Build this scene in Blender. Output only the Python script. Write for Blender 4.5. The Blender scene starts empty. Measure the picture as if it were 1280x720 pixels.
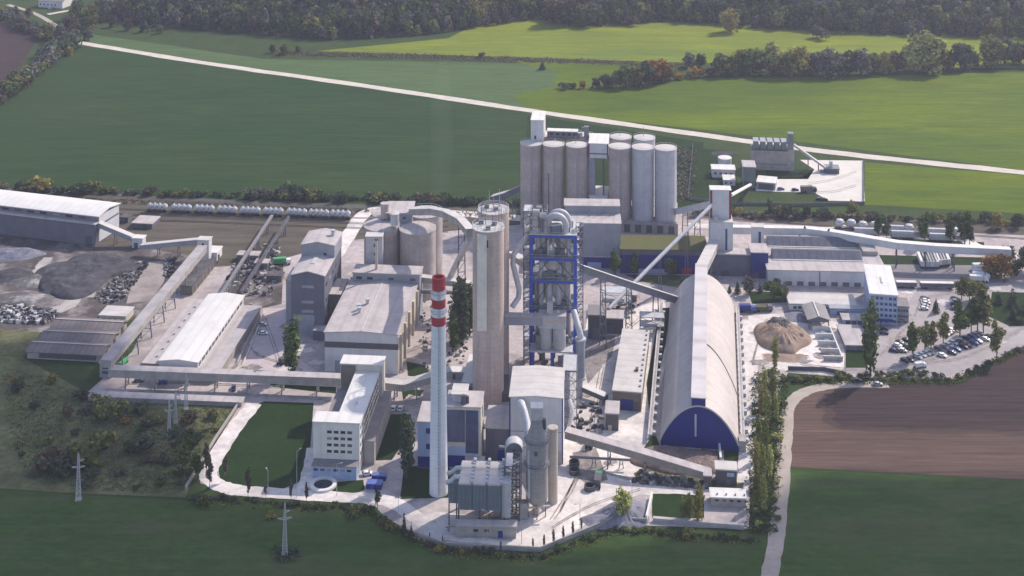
import bpy, math, random
from mathutils import Vector
random.seed(7)
H=280.0; FP=1680.0; HY=-350.0
C=bpy.context.scene.collection
R=math.radians
# ---------- where a feature of the place stands (metres; the lens stands at 0,0,H looking along +Y) ----------
def S(y,z=0.0): return (y-HY)/(H-z)
def P(x,y,z=0.0):
    s=S(y,z); return Vector(((x-640)/s, FP/s, z))
def PD(x,y,d):
    s=FP/d; return Vector(((x-640)/s, d, H-(y-HY)/s))
def px2m(y): return 1.0/S(y)

# ---------- materials ----------
MATS={}
def nodes_of(name):
    m=bpy.data.materials.new(name); m.use_nodes=True
    nt=m.node_tree; return m,nt,nt.nodes['Principled BSDF']
def mat(name,col,rough=.8,var=.18,scale=.25,col2=None,streak=0.0,wave=0.0,wave_scale=1.0,wave_dir='X',metal=0.0,spots=0.0,spot_col=None,spot_scale=.06,coord='Object',island=0.0,stretch=(1,1,1),mottle=0.0,lines=0.0,line_rot=0.0,line_scale=.35):
    if name in MATS: return MATS[name]
    m,nt,b=nodes_of(name); N=nt.nodes; L=nt.links
    b.inputs['Roughness'].default_value=rough; b.inputs['Metallic'].default_value=metal
    if rough>=.9: b.inputs['Specular IOR Level'].default_value=.06
    tc=N.new('ShaderNodeTexCoord'); mp=N.new('ShaderNodeMapping'); mp.inputs['Scale'].default_value=stretch
    if coord=='World':
        g=N.new('ShaderNodeNewGeometry'); L.new(g.outputs['Position'],mp.inputs['Vector'])
    else: L.new(tc.outputs[coord],mp.inputs['Vector'])
    def noise(sc,det=5,vec=None,rg=.6):
        n=N.new('ShaderNodeTexNoise'); n.inputs['Scale'].default_value=sc; n.inputs['Detail'].default_value=det; n.inputs['Roughness'].default_value=rg
        L.new(vec or mp.outputs['Vector'],n.inputs['Vector']); return n.outputs['Fac']
    def ramp(f,a,bb):
        r=N.new('ShaderNodeMapRange'); r.inputs['From Min'].default_value=a; r.inputs['From Max'].default_value=bb
        L.new(f,r.inputs['Value']); return r.outputs['Result']
    def mix(f,c1,c2,mode='MIX'):
        x=N.new('ShaderNodeMix'); x.data_type='RGBA'; x.blend_type=mode
        if isinstance(f,float): x.inputs[0].default_value=f
        else: L.new(f,x.inputs[0])
        for i,c in ((6,c1),(7,c2)):
            if isinstance(c,tuple): x.inputs[i].default_value=(*c[:3],1)
            else: L.new(c,x.inputs[i])
        return x.outputs[2]
    if col2 is None: col2=tuple(c*(1-var*1.6) for c in col)
    out=mix(ramp(noise(scale),.32,.68),col,col2)
    fine=ramp(noise(scale*9,4),.25,.75)
    v=N.new('ShaderNodeMapRange'); v.inputs['To Min'].default_value=1-var*.55; v.inputs['To Max'].default_value=1+var*.35
    L.new(fine,v.inputs['Value'])
    cv=N.new('ShaderNodeCombineColor'); 
    for i in range(3): L.new(v.outputs['Result'],cv.inputs[i])
    out=mix(1.0,out,cv.outputs[0],'MULTIPLY')
    if streak>0:
        m2=N.new('ShaderNodeMapping'); m2.inputs['Scale'].default_value=(1.0,1.0,.035); L.new(tc.outputs['Object'],m2.inputs['Vector'])
        f=ramp(noise(.55,6,m2.outputs['Vector'],.7),.45,.72)
        mm=N.new('ShaderNodeMath'); mm.operation='MULTIPLY'; mm.inputs[1].default_value=streak; L.new(f,mm.inputs[0])
        out=mix(mm.outputs[0],out,tuple(c*.55 for c in col))
    if wave>0:
        w=N.new('ShaderNodeTexWave'); w.bands_direction=wave_dir; w.inputs['Scale'].default_value=wave_scale; w.inputs['Distortion'].default_value=0
        L.new(tc.outputs['Object'],w.inputs['Vector'])
        r=N.new('ShaderNodeMapRange'); r.inputs['From Min'].default_value=.0; r.inputs['From Max'].default_value=.25; r.inputs['To Min'].default_value=wave; r.inputs['To Max'].default_value=0
        L.new(w.outputs['Fac'],r.inputs['Value'])
        out=mix(r.outputs['Result'],out,tuple(c*.35 for c in col))
    def scale_col(fac,lo,hi,src):
        v=N.new('ShaderNodeMapRange'); v.inputs['From Min'].default_value=.3; v.inputs['From Max'].default_value=.7; v.inputs['To Min'].default_value=lo; v.inputs['To Max'].default_value=hi
        L.new(fac,v.inputs['Value']); cv=N.new('ShaderNodeCombineColor')
        for i in range(3): L.new(v.outputs['Result'],cv.inputs[i])
        return mix(1.0,src,cv.outputs[0],'MULTIPLY')
    if mottle>0:
        out=scale_col(noise(.35,6,None,.75),1-mottle,1+mottle,out)
        out=scale_col(noise(.06,4,None,.6),1-mottle*.7,1+mottle*.7,out)
    if lines>0:
        m3=N.new('ShaderNodeMapping'); m3.inputs['Rotation'].default_value=(0,0,line_rot); m3.inputs['Scale'].default_value=(.02,line_scale,1)
        g=N.new('ShaderNodeNewGeometry'); L.new(g.outputs['Position'],m3.inputs['Vector'])
        out=scale_col(noise(1.0,5,m3.outputs['Vector'],.7),1-lines,1+lines,out)
    if spots>0:
        f=ramp(noise(spot_scale,6,None,.65),.5,.62)
        mm=N.new('ShaderNodeMath'); mm.operation='MULTIPLY'; mm.inputs[1].default_value=spots; L.new(f,mm.inputs[0])
        out=mix(mm.outputs[0],out,spot_col)
    if island>0:
        g=N.new('ShaderNodeNewGeometry'); v=N.new('ShaderNodeMapRange'); v.inputs['To Min'].default_value=1-island; v.inputs['To Max'].default_value=1+island
        L.new(g.outputs['Random Per Island'],v.inputs['Value']); cv=N.new('ShaderNodeCombineColor')
        for i in range(3): L.new(v.outputs['Result'],cv.inputs[i])
        out=mix(1.0,out,cv.outputs[0],'MULTIPLY')
    L.new(out,b.inputs['Base Color'])
    bp=N.new('ShaderNodeBump'); bp.inputs['Strength'].default_value=.25; bp.inputs['Distance'].default_value=.15
    L.new(fine,bp.inputs['Height']); L.new(bp.outputs[0],b.inputs['Normal'])
    MATS[name]=m; return m
def leafmat(name,cols,trans=.3):
    if name in MATS: return MATS[name]
    m=bpy.data.materials.new(name); m.use_nodes=True; nt=m.node_tree; N=nt.nodes; L=nt.links
    N.remove(N['Principled BSDF'])
    g=N.new('ShaderNodeNewGeometry'); rp=N.new('ShaderNodeValToRGB')
    els=rp.color_ramp.elements
    for i,c in enumerate(cols):
        e=els[i] if i<2 else els.new(.5)
        e.position=i/(len(cols)-1); e.color=(*c,1)
    for i,c in enumerate(cols):
        els[i].position=i/(len(cols)-1); els[i].color=(*c,1)
    oi=N.new('ShaderNodeObjectInfo'); hs=N.new('ShaderNodeHueSaturation')
    mr=N.new('ShaderNodeMapRange'); mr.inputs['To Min'].default_value=.75; mr.inputs['To Max'].default_value=1.25
    L.new(oi.outputs['Random'],mr.inputs['Value']); L.new(mr.outputs['Result'],hs.inputs['Value'])
    L.new(g.outputs['Random Per Island'],rp.inputs['Fac']); L.new(rp.outputs['Color'],hs.inputs['Color'])
    d=N.new('ShaderNodeBsdfDiffuse'); t=N.new('ShaderNodeBsdfTranslucent'); x=N.new('ShaderNodeMixShader'); x.inputs[0].default_value=trans
    L.new(hs.outputs['Color'],d.inputs['Color']); L.new(hs.outputs['Color'],t.inputs['Color'])
    L.new(d.outputs[0],x.inputs[1]); L.new(t.outputs[0],x.inputs[2]); L.new(x.outputs[0],N['Material Output'].inputs['Surface'])
    MATS[name]=m; return m

# ---------- mesh builder: every build() is ONE mesh object ----------
class MB:
    def __init__(s): s.v=[]; s.f=[]
    def add(s,vs,fs):
        o=len(s.v); s.v+= [tuple(p) for p in vs]; s.f+= [tuple(i+o for i in f) for f in fs]; return s
    def box(s,x0,y0,z0,x1,y1,z1):
        return s.add([(x0,y0,z0),(x1,y0,z0),(x1,y1,z0),(x0,y1,z0),(x0,y0,z1),(x1,y0,z1),(x1,y1,z1),(x0,y1,z1)],
            [(3,2,1,0),(4,5,6,7),(0,1,5,4),(1,2,6,5),(2,3,7,6),(3,0,4,7)])
    def prism(s,pts,z0,z1):
        n=len(pts); vs=[(x,y,z0) for x,y in pts]+[(x,y,z1) for x,y in pts]
        return s.add(vs,[tuple(range(n-1,-1,-1)),tuple(range(n,2*n))]+[(i,(i+1)%n,(i+1)%n+n,i+n) for i in range(n)])
    def extr_y(s,prof,y0,y1):           # profile in x,z pushed along y
        n=len(prof); vs=[(x,y0,z) for x,z in prof]+[(x,y1,z) for x,z in prof]
        return s.add(vs,[tuple(range(n)),tuple(range(2*n-1,n-1,-1))]+[(i+n,(i+1)%n+n,(i+1)%n,i) for i in range(n)])
    def extr_x(s,prof,x0,x1):           # profile in y,z pushed along x
        n=len(prof); vs=[(x0,y,z) for y,z in prof]+[(x1,y,z) for y,z in prof]
        return s.add(vs,[tuple(range(n-1,-1,-1)),tuple(range(n,2*n))]+[(i,(i+1)%n,(i+1)%n+n,i+n) for i in range(n)])
    def cyl(s,cx,cy,z0,z1,r0,r1=None,n=24,cap=True):
        if r1 is None: r1=r0
        a=[2*math.pi*i/n for i in range(n)]
        vs=[(cx+r0*math.cos(t),cy+r0*math.sin(t),z0) for t in a]+[(cx+r1*math.cos(t),cy+r1*math.sin(t),z1) for t in a]
        fs=[(i,(i+1)%n,(i+1)%n+n,i+n) for i in range(n)]
        if cap: fs+=[tuple(range(n-1,-1,-1)),tuple(range(n,2*n))]
        return s.add(vs,fs)
    def lathe(s,cx,cy,prof,n=24):
        a=[2*math.pi*i/n for i in range(n)]; m=len(prof)
        vs=[(cx+r*math.cos(t),cy+r*math.sin(t),z) for r,z in prof for t in a]
        fs=[(k*n+i,k*n+(i+1)%n,(k+1)*n+(i+1)%n,(k+1)*n+i) for k in range(m-1) for i in range(n)]
        fs+=[tuple(range(n-1,-1,-1)),tuple(range((m-1)*n,m*n))]
        return s.add(vs,fs)
    def ring(s,cx,cy,z0,z1,ro,ri,n=24):
        return s.lathe_open(cx,cy,[(ro,z0),(ro,z1),(ri,z1),(ri,z0)],n)
    def lathe_open(s,cx,cy,prof,n=24):
        a=[2*math.pi*i/n for i in range(n)]; m=len(prof)
        vs=[(cx+r*math.cos(t),cy+r*math.sin(t),z) for r,z in prof for t in a]
        return s.add(vs,[(k*n+i,k*n+(i+1)%n,((k+1)%m)*n+(i+1)%n,((k+1)%m)*n+i) for k in range(m) for i in range(n)])
    def bar(s,p0,p1,w,h=None):          # box beam between two points
        h=h or w; p0=Vector(p0); p1=Vector(p1); d=(p1-p0).normalized()
        up=Vector((0,0,1)) if abs(d.z)<.98 else Vector((0,1,0))
        r=d.cross(up).normalized()*w/2; u=r.cross(d).normalized()*h/2
        vs=[p0-r-u,p0+r-u,p0+r+u,p0-r+u,p1-r-u,p1+r-u,p1+r+u,p1-r+u]
        return s.add(vs,[(3,2,1,0),(4,5,6,7),(0,1,5,4),(1,2,6,5),(2,3,7,6),(3,0,4,7)])
    def tube(s,pts,r,n=12):
        pts=[Vector(p) for p in pts]; vs=[]; m=len(pts); prev=None
        for i,p in enumerate(pts):
            d=(pts[min(i+1,m-1)]-pts[max(i-1,0)]).normalized()
            if prev is None:
                up=Vector((0,0,1)) if abs(d.z)<.9 else Vector((0,1,0)); a=d.cross(up).normalized()
            else: a=(prev-d*prev.dot(d)).normalized()
            prev=a; b=d.cross(a)
            rr=r[i] if isinstance(r,(list,tuple)) else r
            vs+=[p+a*rr*math.cos(2*math.pi*k/n)+b*rr*math.sin(2*math.pi*k/n) for k in range(n)]
        fs=[(k*n+i,k*n+(i+1)%n,(k+1)*n+(i+1)%n,(k+1)*n+i) for k in range(m-1) for i in range(n)]
        fs+=[tuple(range(n-1,-1,-1)),tuple(range((m-1)*n,m*n))]
        return s.add(vs,fs)
    def mesh(s,name,m,smooth=True):
        me=bpy.data.meshes.new(name); me.from_pydata(s.v,[],s.f); me.materials.append(m)
        if smooth:
            me.polygons.foreach_set('use_smooth',[True]*len(me.polygons)); me.set_sharp_from_angle(angle=R(38))
        me.update(); return me
    def build(s,name,m,parent=None,loc=None,rz=0,smooth=True):
        o=bpy.data.objects.new(name,s.mesh(name,m,smooth)); C.objects.link(o)
        if parent: o.parent=parent
        if loc is not None: o.location=loc
        if rz: o.rotation_euler=(0,0,rz)
        return o
def share(name,me,parent=None,loc=(0,0,0),rz=0):
    o=bpy.data.objects.new(name,me); C.objects.link(o); o.parent=parent; o.location=loc; o.rotation_euler=(0,0,rz); return o
def tag(o,label,cat,group=None,kind=None):
    o['label']=label; o['category']=cat
    if group: o['group']=group
    if kind: o['kind']=kind
    return o
def T(name,label,cat,loc=(0,0,0),rz=0,group=None):
    o=bpy.data.objects.new(name,None); C.objects.link(o); o.location=loc; o.rotation_euler=(0,0,rz); o.empty_display_size=.5
    return tag(o,label,cat,group)
def structure(o): o['kind']='structure'; return o
def copy_tree(o,parent=None):
    c=o.copy(); C.objects.link(c); c.parent=parent
    for ch in list(o.children): copy_tree(ch,c)
    return c
# a building frame: front-left foot, right foot column, eaves height and far edge
class B: pass
def bl(xl,yl,xr,yt,yb,a=-6.0,h=None,L=None):
    b=B(); b.loc=P(xl,yl); b.rz=R(a); ux,uy=math.cos(b.rz),math.sin(b.rz)
    k=(xr-640)/FP                      # X = k*Y along the column of the right foot
    b.w=(k*b.loc.y-b.loc.x)/(ux-k*uy)
    s=S(yl); b.h=h if h else (yl-yt)/s
    b.L=L if L else (FP*(H-b.h)/(yb-HY)-b.loc.y)/ux
    return b
def root(name,label,cat,b,group=None): return T(name,label,cat,b.loc,b.rz,group)
def flat_building(name,label,cat,b,wall,roof,group=None,over=.35,thick=.4,parapet=0):
    r=root(name,label,cat,b,group)
    MB().box(0,0,0,b.w,b.L,b.h).build('wall',wall,r)
    q=MB()
    if parapet:
        q.box(-over,-over,b.h-.06,b.w+over,b.L+over,b.h+.25)
        t=.4; z0,z1=b.h+.24,b.h+parapet; o=over-.01
        q.box(-o,-o,z0,b.w+o,-o+t,z1); q.box(-o,b.L+o-t,z0,b.w+o,b.L+o,z1); q.box(-o,-o+t,z0,-o+t,b.L+o-t,z1); q.box(b.w+o-t,-o+t,z0,b.w+o,b.L+o-t,z1)
    else: q.box(-over,-over,b.h-.06,b.w+over,b.L+over,b.h+thick)
    q.build('roof',roof,r); return r
def gable_building(name,label,cat,b,wall,roof,rise,axis='x',group=None,over=.5,t=.3):
    r=root(name,label,cat,b,group); w,L,h=b.w,b.L,b.h
    q=MB(); ro=MB()
    if axis=='x':
        q.extr_x([(0,0),(L,0),(L,h),(L/2,h+rise),(0,h)],0,w)
        s=rise/(L/2); e=-over*s
        ro.extr_x([(-over,h+e+.02),(L/2,h+rise+.02),(L+over,h+e+.02),(L+over,h+e+t),(L/2,h+rise+t),(-over,h+e+t)],-over,w+over)
    else:
        q.extr_y([(0,0),(w,0),(w,h),(w/2,h+rise),(0,h)],0,L)
        s=rise/(w/2); e=-over*s
        ro.extr_y([(-over,h+e+.02),(w/2,h+rise+.02),(w+over,h+e+.02),(w+over,h+e+t),(w/2,h+rise+t),(-over,h+e+t)],-over,L+over)
    q.build('wall',wall,r); ro.build('roof',roof,r); return r
_rp=random.Random(3)
def pane(m):                         # some panes have blinds down, others a paler colour painted as sky reflection
    if m.name not in('dark_glass','blue_glass'): return m
    return _rp.choices([m,mat('painted_sky_glass',(.10,.12,.16),.1,.2,.4),mat('window_blind',(.30,.29,.28),.7,.1,.5)],[7,3,1.2])[0]
_wm={}
def win_front(r,x,z,w,h,m,y=0.0,name='window'):
    m=pane(m)
    k=(name,round(w,2),round(h,2),m.name)
    if k not in _wm: _wm[k]=MB().box(-w/2,-.12,-h/2,w/2,.1,h/2).mesh(name,m)
    return share(name,_wm[k],r,(x,y,z))
def win_right(r,y,z,w,h,m,x,name='window'):
    m=pane(m)
    k=(name,'r',round(w,2),round(h,2),m.name)
    if k not in _wm: _wm[k]=MB().box(-.1,-w/2,-h/2,.12,w/2,h/2).mesh(name,m)
    return share(name,_wm[k],r,(x,y,z))
def conveyor(name,label,pts,w,h,casing,roof,legs=(),legm=None,group=None,cat='conveyor'):
    pts=[Vector(p) for p in pts]; base=Vector((pts[0].x,pts[0].y,0)); r=T(name,label,cat,base,0,group)
    q=MB(); ro=MB()
    for a,b in zip(pts,pts[1:]):
        a,b=a-base,b-base; up=Vector((0,0,h/2)); d=(b-a).normalized()*w*.12
        q.bar(a+up-d,b+up+d,w,h); ro.bar(a+Vector((0,0,h+.1))-d,b+Vector((0,0,h+.1))+d,w+.5,.25)
    q.build('gallery',casing,r); ro.build('roof',roof,r)
    tot=[(b-a).length for a,b in zip(pts,pts[1:])]
    for t in legs:
        g=t*sum(tot); i=0
        while g>tot[i] and i<len(tot)-1: g-=tot[i]; i+=1
        p=pts[i].lerp(pts[i+1],g/tot[i])-base; d=(pts[i+1]-pts[i]); n=Vector((-d.y,d.x,0)).normalized()*w*.45
        lg=MB(); zt=p.z+.1
        for sg in (-1,1):
            lg.bar((p.x+n.x*sg*1.25,p.y+n.y*sg*1.25,0),(p.x+n.x*sg*.8,p.y+n.y*sg*.8,zt),.45)
        k=max(2,int(zt/5))
        for j in range(1,k):
            z=zt*j/k; lg.bar((p.x-n.x*1.1,p.y-n.y*1.1,z),(p.x+n.x*1.1,p.y+n.y*1.1,z),.25)
            lg.bar((p.x-n.x*1.1,p.y-n.y*1.1,z-zt/k),(p.x+n.x*1.1,p.y+n.y*1.1,z),.18)
        lg.build('trestle',legm or M_steel,r)
    return r
def pipe(name,label,pts,rad,m,cat='pipe',legs=(),group=None,n=12):
    pts=[Vector(p) for p in pts]; base=Vector((pts[0].x,pts[0].y,0)); r=T(name,label,cat,base,0,group)
    MB().tube([p-base for p in pts],rad,n).build('pipe_run',m,r)
    for t in legs:
        i=min(int(t*(len(pts)-1)),len(pts)-2); p=pts[i].lerp(pts[i+1],t*(len(pts)-1)-i)-base
        q=MB(); q.bar((p.x-.8,p.y,0),(p.x-.4,p.y,p.z),.3); q.bar((p.x+.8,p.y,0),(p.x+.4,p.y,p.z),.3)
        q.bar((p.x-.7,p.y,p.z*.5),(p.x+.7,p.y,p.z*.5),.2); q.build('trestle',M_steel,r)
    return r
def poly(name,pts,m,z,world=False):
    v=[(p if world else P(*p)) for p in pts]
    me=bpy.data.meshes.new(name); me.from_pydata([(p[0],p[1],z) for p in v],[],[tuple(range(len(v)))])
    me.materials.append(m); me.update()
    if me.polygons[0].normal.z<0: me.flip_normals()
    o=bpy.data.objects.new(name,me); C.objects.link(o); return o
def smooth_path(pts,k=8):
    out=[]; n=len(pts)
    for i in range(n-1):
        p0,p1,p2,p3=pts[max(i-1,0)],pts[i],pts[i+1],pts[min(i+2,n-1)]
        for j in range(k):
            t=j/k
            out.append(.5*((2*p1)+(p2-p0)*t+(2*p0-5*p1+4*p2-p3)*t*t+(3*p1-p0-3*p2+p3)*t*t*t))
    out.append(pts[-1]); return out
def ribbon(name,pts,w,m,z,jit=0.0,closed=False):
    c=smooth_path([P(*p) for p in pts],8); vs=[]; n=len(c)
    for i,p in enumerate(c):
        d=(c[min(i+1,n-1)]-c[max(i-1,0)]); nn=Vector((-d.y,d.x,0)).normalized()
        a=w/2+random.uniform(-jit,jit); b=w/2+random.uniform(-jit,jit)
        vs+=[(p.x+nn.x*a,p.y+nn.y*a,z),(p.x-nn.x*b,p.y-nn.y*b,z)]
    me=bpy.data.meshes.new(name); me.from_pydata(vs,[],[(2*i+1,2*i+3,2*i+2,2*i) for i in range(n-1)]); me.materials.append(m); me.update()
    if me.polygons[0].normal.z<0: me.flip_normals()
    o=bpy.data.objects.new(name,me); C.objects.link(o); return o
def wall_run(name,label,pts,h,t,m,cat='wall',group=None,posts=0,pm=None):
    c=[P(*p) for p in pts]; base=Vector((c[0].x,c[0].y,0)); r=T(name,label,cat,base,0,group)
    q=MB()
    for a,b in zip(c,c[1:]): q.bar(a-base+Vector((0,0,h/2)),b-base+Vector((0,0,h/2)),t,h)
    q.build('panel',m,r)
    if posts:
        for a,b in zip(c,c[1:]):
            k=max(1,int((b-a).length/posts))
            for i in range(k):
                p=a.lerp(b,i/k)-base; MB().box(p.x-.15,p.y-.15,0,p.x+.15,p.y+.15,h+.4).build('post',pm or m,r)
    return r
# ---------- colours ----------
M_steel=mat('grey_steel',(.20,.21,.24),.55,.2,.6,metal=.2)
M_dsteel=mat('dark_steel',(.09,.09,.105),.6,.2,.6)
M_psteel=mat('pale_steel',(.52,.52,.54),.5,.15,.5,streak=.25)
M_conc=mat('silo_concrete',(.50,.435,.41),.9,.2,.12,streak=.85,wave=.08,wave_scale=.13,wave_dir='Z')
M_tconc=mat('tower_concrete',(.57,.465,.41),.9,.25,.1,col2=(.42,.335,.30),streak=.8,wave=.1,wave_scale=.16,wave_dir='Z')
M_pale_panel=mat('pale_pilaster',(.72,.68,.60),.85,.12,.2,streak=.2)
M_lsilo=mat('light_silo',(.50,.505,.54),.6,.12,.15,streak=.3,wave=.06,wave_scale=.1,wave_dir='Z')
M_roofdust=mat('dusty_roof',(.49,.445,.435),.9,.16,.18,col2=(.40,.365,.36),wave=.18,wave_scale=.05,spots=.35,spot_col=(.31,.28,.275),spot_scale=.25)
M_roofpale=mat('pale_roof',(.55,.52,.49),.85,.12,.15,col2=(.45,.425,.405),wave=.16,wave_scale=.06,wave_dir='Y',spots=.3,spot_col=(.36,.33,.315),spot_scale=.2)
M_roofwhite=mat('white_roof',(.66,.64,.61),.85,.1,.12,col2=(.57,.55,.52),wave=.12,wave_scale=.07,wave_dir='X')
M_roofgrey=mat('grey_roof',(.26,.245,.245),.9,.2,.2,wave=.2,wave_scale=.3,spots=.4,spot_col=(.36,.33,.32),spot_scale=.2)
M_rooffib=mat('fibre_roof',(.215,.19,.185),.9,.2,.15,col2=(.16,.14,.14),wave=.3,wave_scale=.12,wave_dir='X')
M_roofdark=mat('dark_roof',(.115,.11,.12),.9,.2,.3,spots=.4,spot_col=(.2,.19,.19),spot_scale=.2)
M_white=mat('white_cladding',(.62,.625,.64),.6,.1,.2,streak=.25,wave=.12,wave_scale=.35,wave_dir='X')
M_whitesm=mat('white_render',(.74,.72,.68),.85,.1,.2,streak=.3)
M_cream=mat('cream_render',(.62,.57,.48),.85,.12,.25,streak=.35)
M_greyw=mat('grey_cladding',(.32,.335,.385),.6,.14,.2,streak=.3,wave=.15,wave_scale=.4,wave_dir='X')
M_darkw=mat('dark_cladding',(.145,.147,.19),.65,.16,.2,streak=.35,wave=.25,wave_scale=.3,wave_dir='X')
M_brownw=mat('brown_wall',(.22,.18,.15),.85,.2,.3,streak=.4)
M_concw=mat('concrete_wall',(.42,.39,.37),.9,.2,.25,streak=.4)
M_blue=mat('blue_cladding',(.003,.020,.22),.45,.15,.2,streak=.2,wave=.2,wave_scale=.3,wave_dir='X')
M_bluefr=mat('blue_frame',(.024,.08,.48),.5,.15,.4)
M_bluep=mat('pale_blue_panel',(.36,.45,.66),.6,.12,.2,streak=.25)
M_filt=mat('filter_casing',(.15,.19,.225),.6,.15,.3,streak=.5,wave=.3,wave_scale=.25,wave_dir='X')
M_cond=mat('dusty_steel_shell',(.22,.245,.27),.55,.25,.3,col2=(.34,.30,.275),streak=.5,wave=.15,wave_scale=.2,wave_dir='Z')
M_rust=mat('rusty_shell',(.50,.40,.31),.8,.25,.2,col2=(.55,.50,.45),streak=.4)
M_red=mat('red_paint',(.46,.025,.04),.55,.1,.5,streak=.2)
M_chw=mat('chimney_white',(.74,.76,.81),.7,.08,.1,streak=.3,wave=.08,wave_scale=.12,wave_dir='Z')
M_dred=mat('dark_red_trim',(.22,.02,.04),.6,.1,.5)
M_glass=mat('dark_glass',(.025,.03,.045),.12,.1,.5)
M_glassb=mat('blue_glass',(.06,.09,.19),.1,.3,.3)
M_solar=mat('roof_glazing',(.075,.085,.12),.35,.3,.22,wave=.45,wave_scale=.26,wave_dir='X',col2=(.13,.14,.175))
M_rubber=mat('tyre_rubber',(.02,.02,.02),.9,.1,1)
M_moss=mat('moss_roof',(.105,.125,.04),.95,.3,.15,col2=(.12,.10,.06))
M_trunk=mat('bark',(.09,.075,.06),.95,.2,1)
M_tank=mat('tank_white',(.72,.72,.72),.4,.12,.6,streak=.3)
M_green=mat('green_paint',(.03,.20,.05),.5,.1,.6)
M_ggreen=mat('green_grey_cladding',(.16,.20,.20),.6,.15,.3,streak=.25)
M_yel=mat('yellow_paint',(.55,.38,.03),.5,.1,.5)
PAINT={'white':mat('car_white',(.75,.75,.76),.3,.04,.5),'silver':mat('car_silver',(.42,.43,.45),.3,.05,.5,metal=.4),'black':mat('car_black',(.02,.02,.024),.25,.1,.5),
 'blue':mat('car_blue',(.03,.09,.32),.3,.05,.5),'grey':mat('car_grey',(.14,.145,.16),.3,.05,.5),'navy':mat('car_navy',(.02,.03,.10),.3,.05,.5),'red':mat('car_red',(.30,.03,.03),.3,.05,.5),'green':mat('lorry_green',(.05,.32,.10),.4,.05,.5)}
# ---------- foliage ----------
LEAF={'lime':leafmat('leaf_lime',[(.085,.105,.03),(.17,.19,.05),(.29,.29,.085)]),'green':leafmat('leaf_green',[(.040,.070,.022),(.080,.122,.035),(.15,.19,.055)]),
 'dark':leafmat('leaf_dark',[(.045,.064,.042),(.075,.102,.06),(.125,.155,.085)]),
 'olive':leafmat('leaf_olive',[(.075,.09,.032),(.16,.17,.055),(.30,.29,.10)]),
 'bright':leafmat('leaf_bright',[(.17,.20,.06),(.36,.38,.12),(.55,.54,.22)]),
 'yellow':leafmat('leaf_yellow',[(.13,.12,.035),(.27,.235,.065),(.42,.36,.11)]),
 'orange':leafmat('leaf_orange',[(.13,.075,.025),(.28,.15,.035),(.42,.26,.07)]),
 'brown':leafmat('leaf_brown',[(.062,.055,.040),(.115,.098,.064),(.21,.175,.11)]),
 'grey':leafmat('leaf_grey',[(.06,.066,.058),(.125,.128,.105),(.25,.24,.185)])}
def lobes(kind,rnd):
    if kind=='poplar':
        L=[]
        for i in range(9):
            z=.16+.78*i/8; L.append((rnd.uniform(-.03,.03),rnd.uniform(-.03,.03),z,.10*(math.sin(math.pi*min(1,(z*.92)))**.55)+.02,.13))
        return L
    if kind=='conifer':
        return [(0,0,.10+.82*i/8,.24*(1-i/9)+.02,.09) for i in range(9)]
    if kind=='bush':
        return [(rnd.uniform(-.42,.42),rnd.uniform(-.42,.42),rnd.uniform(.25,.6),rnd.uniform(.25,.42),rnd.uniform(.25,.38)) for _ in range(7)]
    if kind=='columnar':
        return [(rnd.uniform(-.08,.08),rnd.uniform(-.08,.08),.28+.60*i/7,rnd.uniform(.13,.19)*(1.05-abs(i-3)/7),.13) for i in range(8)]
    if kind=='full':
        L=[(0,0,.42,.30,.34),(.05,.02,.72,.20,.22)]
        for _ in range(14):
            a=rnd.uniform(0,6.28); d=rnd.uniform(.15,.36); z=rnd.uniform(.10,.80); d*=1.1-.5*z; L.append((d*math.cos(a),d*math.sin(a),z,rnd.uniform(.11,.19),rnd.uniform(.11,.18)))
        return L
    L=[(0,0,.50,.28,.34)]
    for _ in range(10):
        a=rnd.uniform(0,6.28); d=rnd.uniform(.15,.32); L.append((d*math.cos(a),d*math.sin(a),rnd.uniform(.24,.82),rnd.uniform(.12,.2),rnd.uniform(.12,.19)))
    return L
def crown_geo(kind,n,size,seed):
    rnd=random.Random(seed); L=lobes(kind,rnd); wt=[l[3]**2*l[4] for l in L]; vs=[];fs=[]
    for i in range(n):
        lx,ly,lz,rr,rz=rnd.choices(L,wt)[0]
        d=Vector((rnd.gauss(0,1),rnd.gauss(0,1),rnd.gauss(0,1)+.15)).normalized()
        q=rnd.uniform(.55,1.06)
        c=Vector((lx+d.x*rr*q,ly+d.y*rr*q,max(.03,lz+d.z*rz*q)))
        nn=(d*1.3+Vector((rnd.gauss(0,.45),rnd.gauss(0,.45),rnd.gauss(0,.45)))).normalized()
        t=nn.cross(Vector((rnd.gauss(0,1),rnd.gauss(0,1),rnd.gauss(0,1)))).normalized(); u=nn.cross(t)
        a=size*rnd.uniform(.6,1.25); b=a*rnd.uniform(.6,1)
        o=len(vs); vs+=[c-t*a,c-u*b,c+t*a,c+u*b]; fs.append((o,o+1,o+2,o+3))
    return vs,fs
KIND={'full':(900,.052),'round':(760,.054),'poplar':(700,.032),'conifer':(420,.05),'bush':(300,.11),'columnar':(520,.045)}
_cm={}
def crown_mesh(kind,var,leaf):
    k=(kind,var,leaf)
    if k not in _cm:
        n,s=KIND[kind]; vs,fs=crown_geo(kind,n,s,hash_(kind)+var*17)
        me=bpy.data.meshes.new('crown'); me.from_pydata([tuple(v) for v in vs],[],fs); me.materials.append(LEAF[leaf]); me.update(); _cm[k]=me
    return _cm[k]
def hash_(s): return sum(ord(c)*(i+3) for i,c in enumerate(s))
_tm={}
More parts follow.
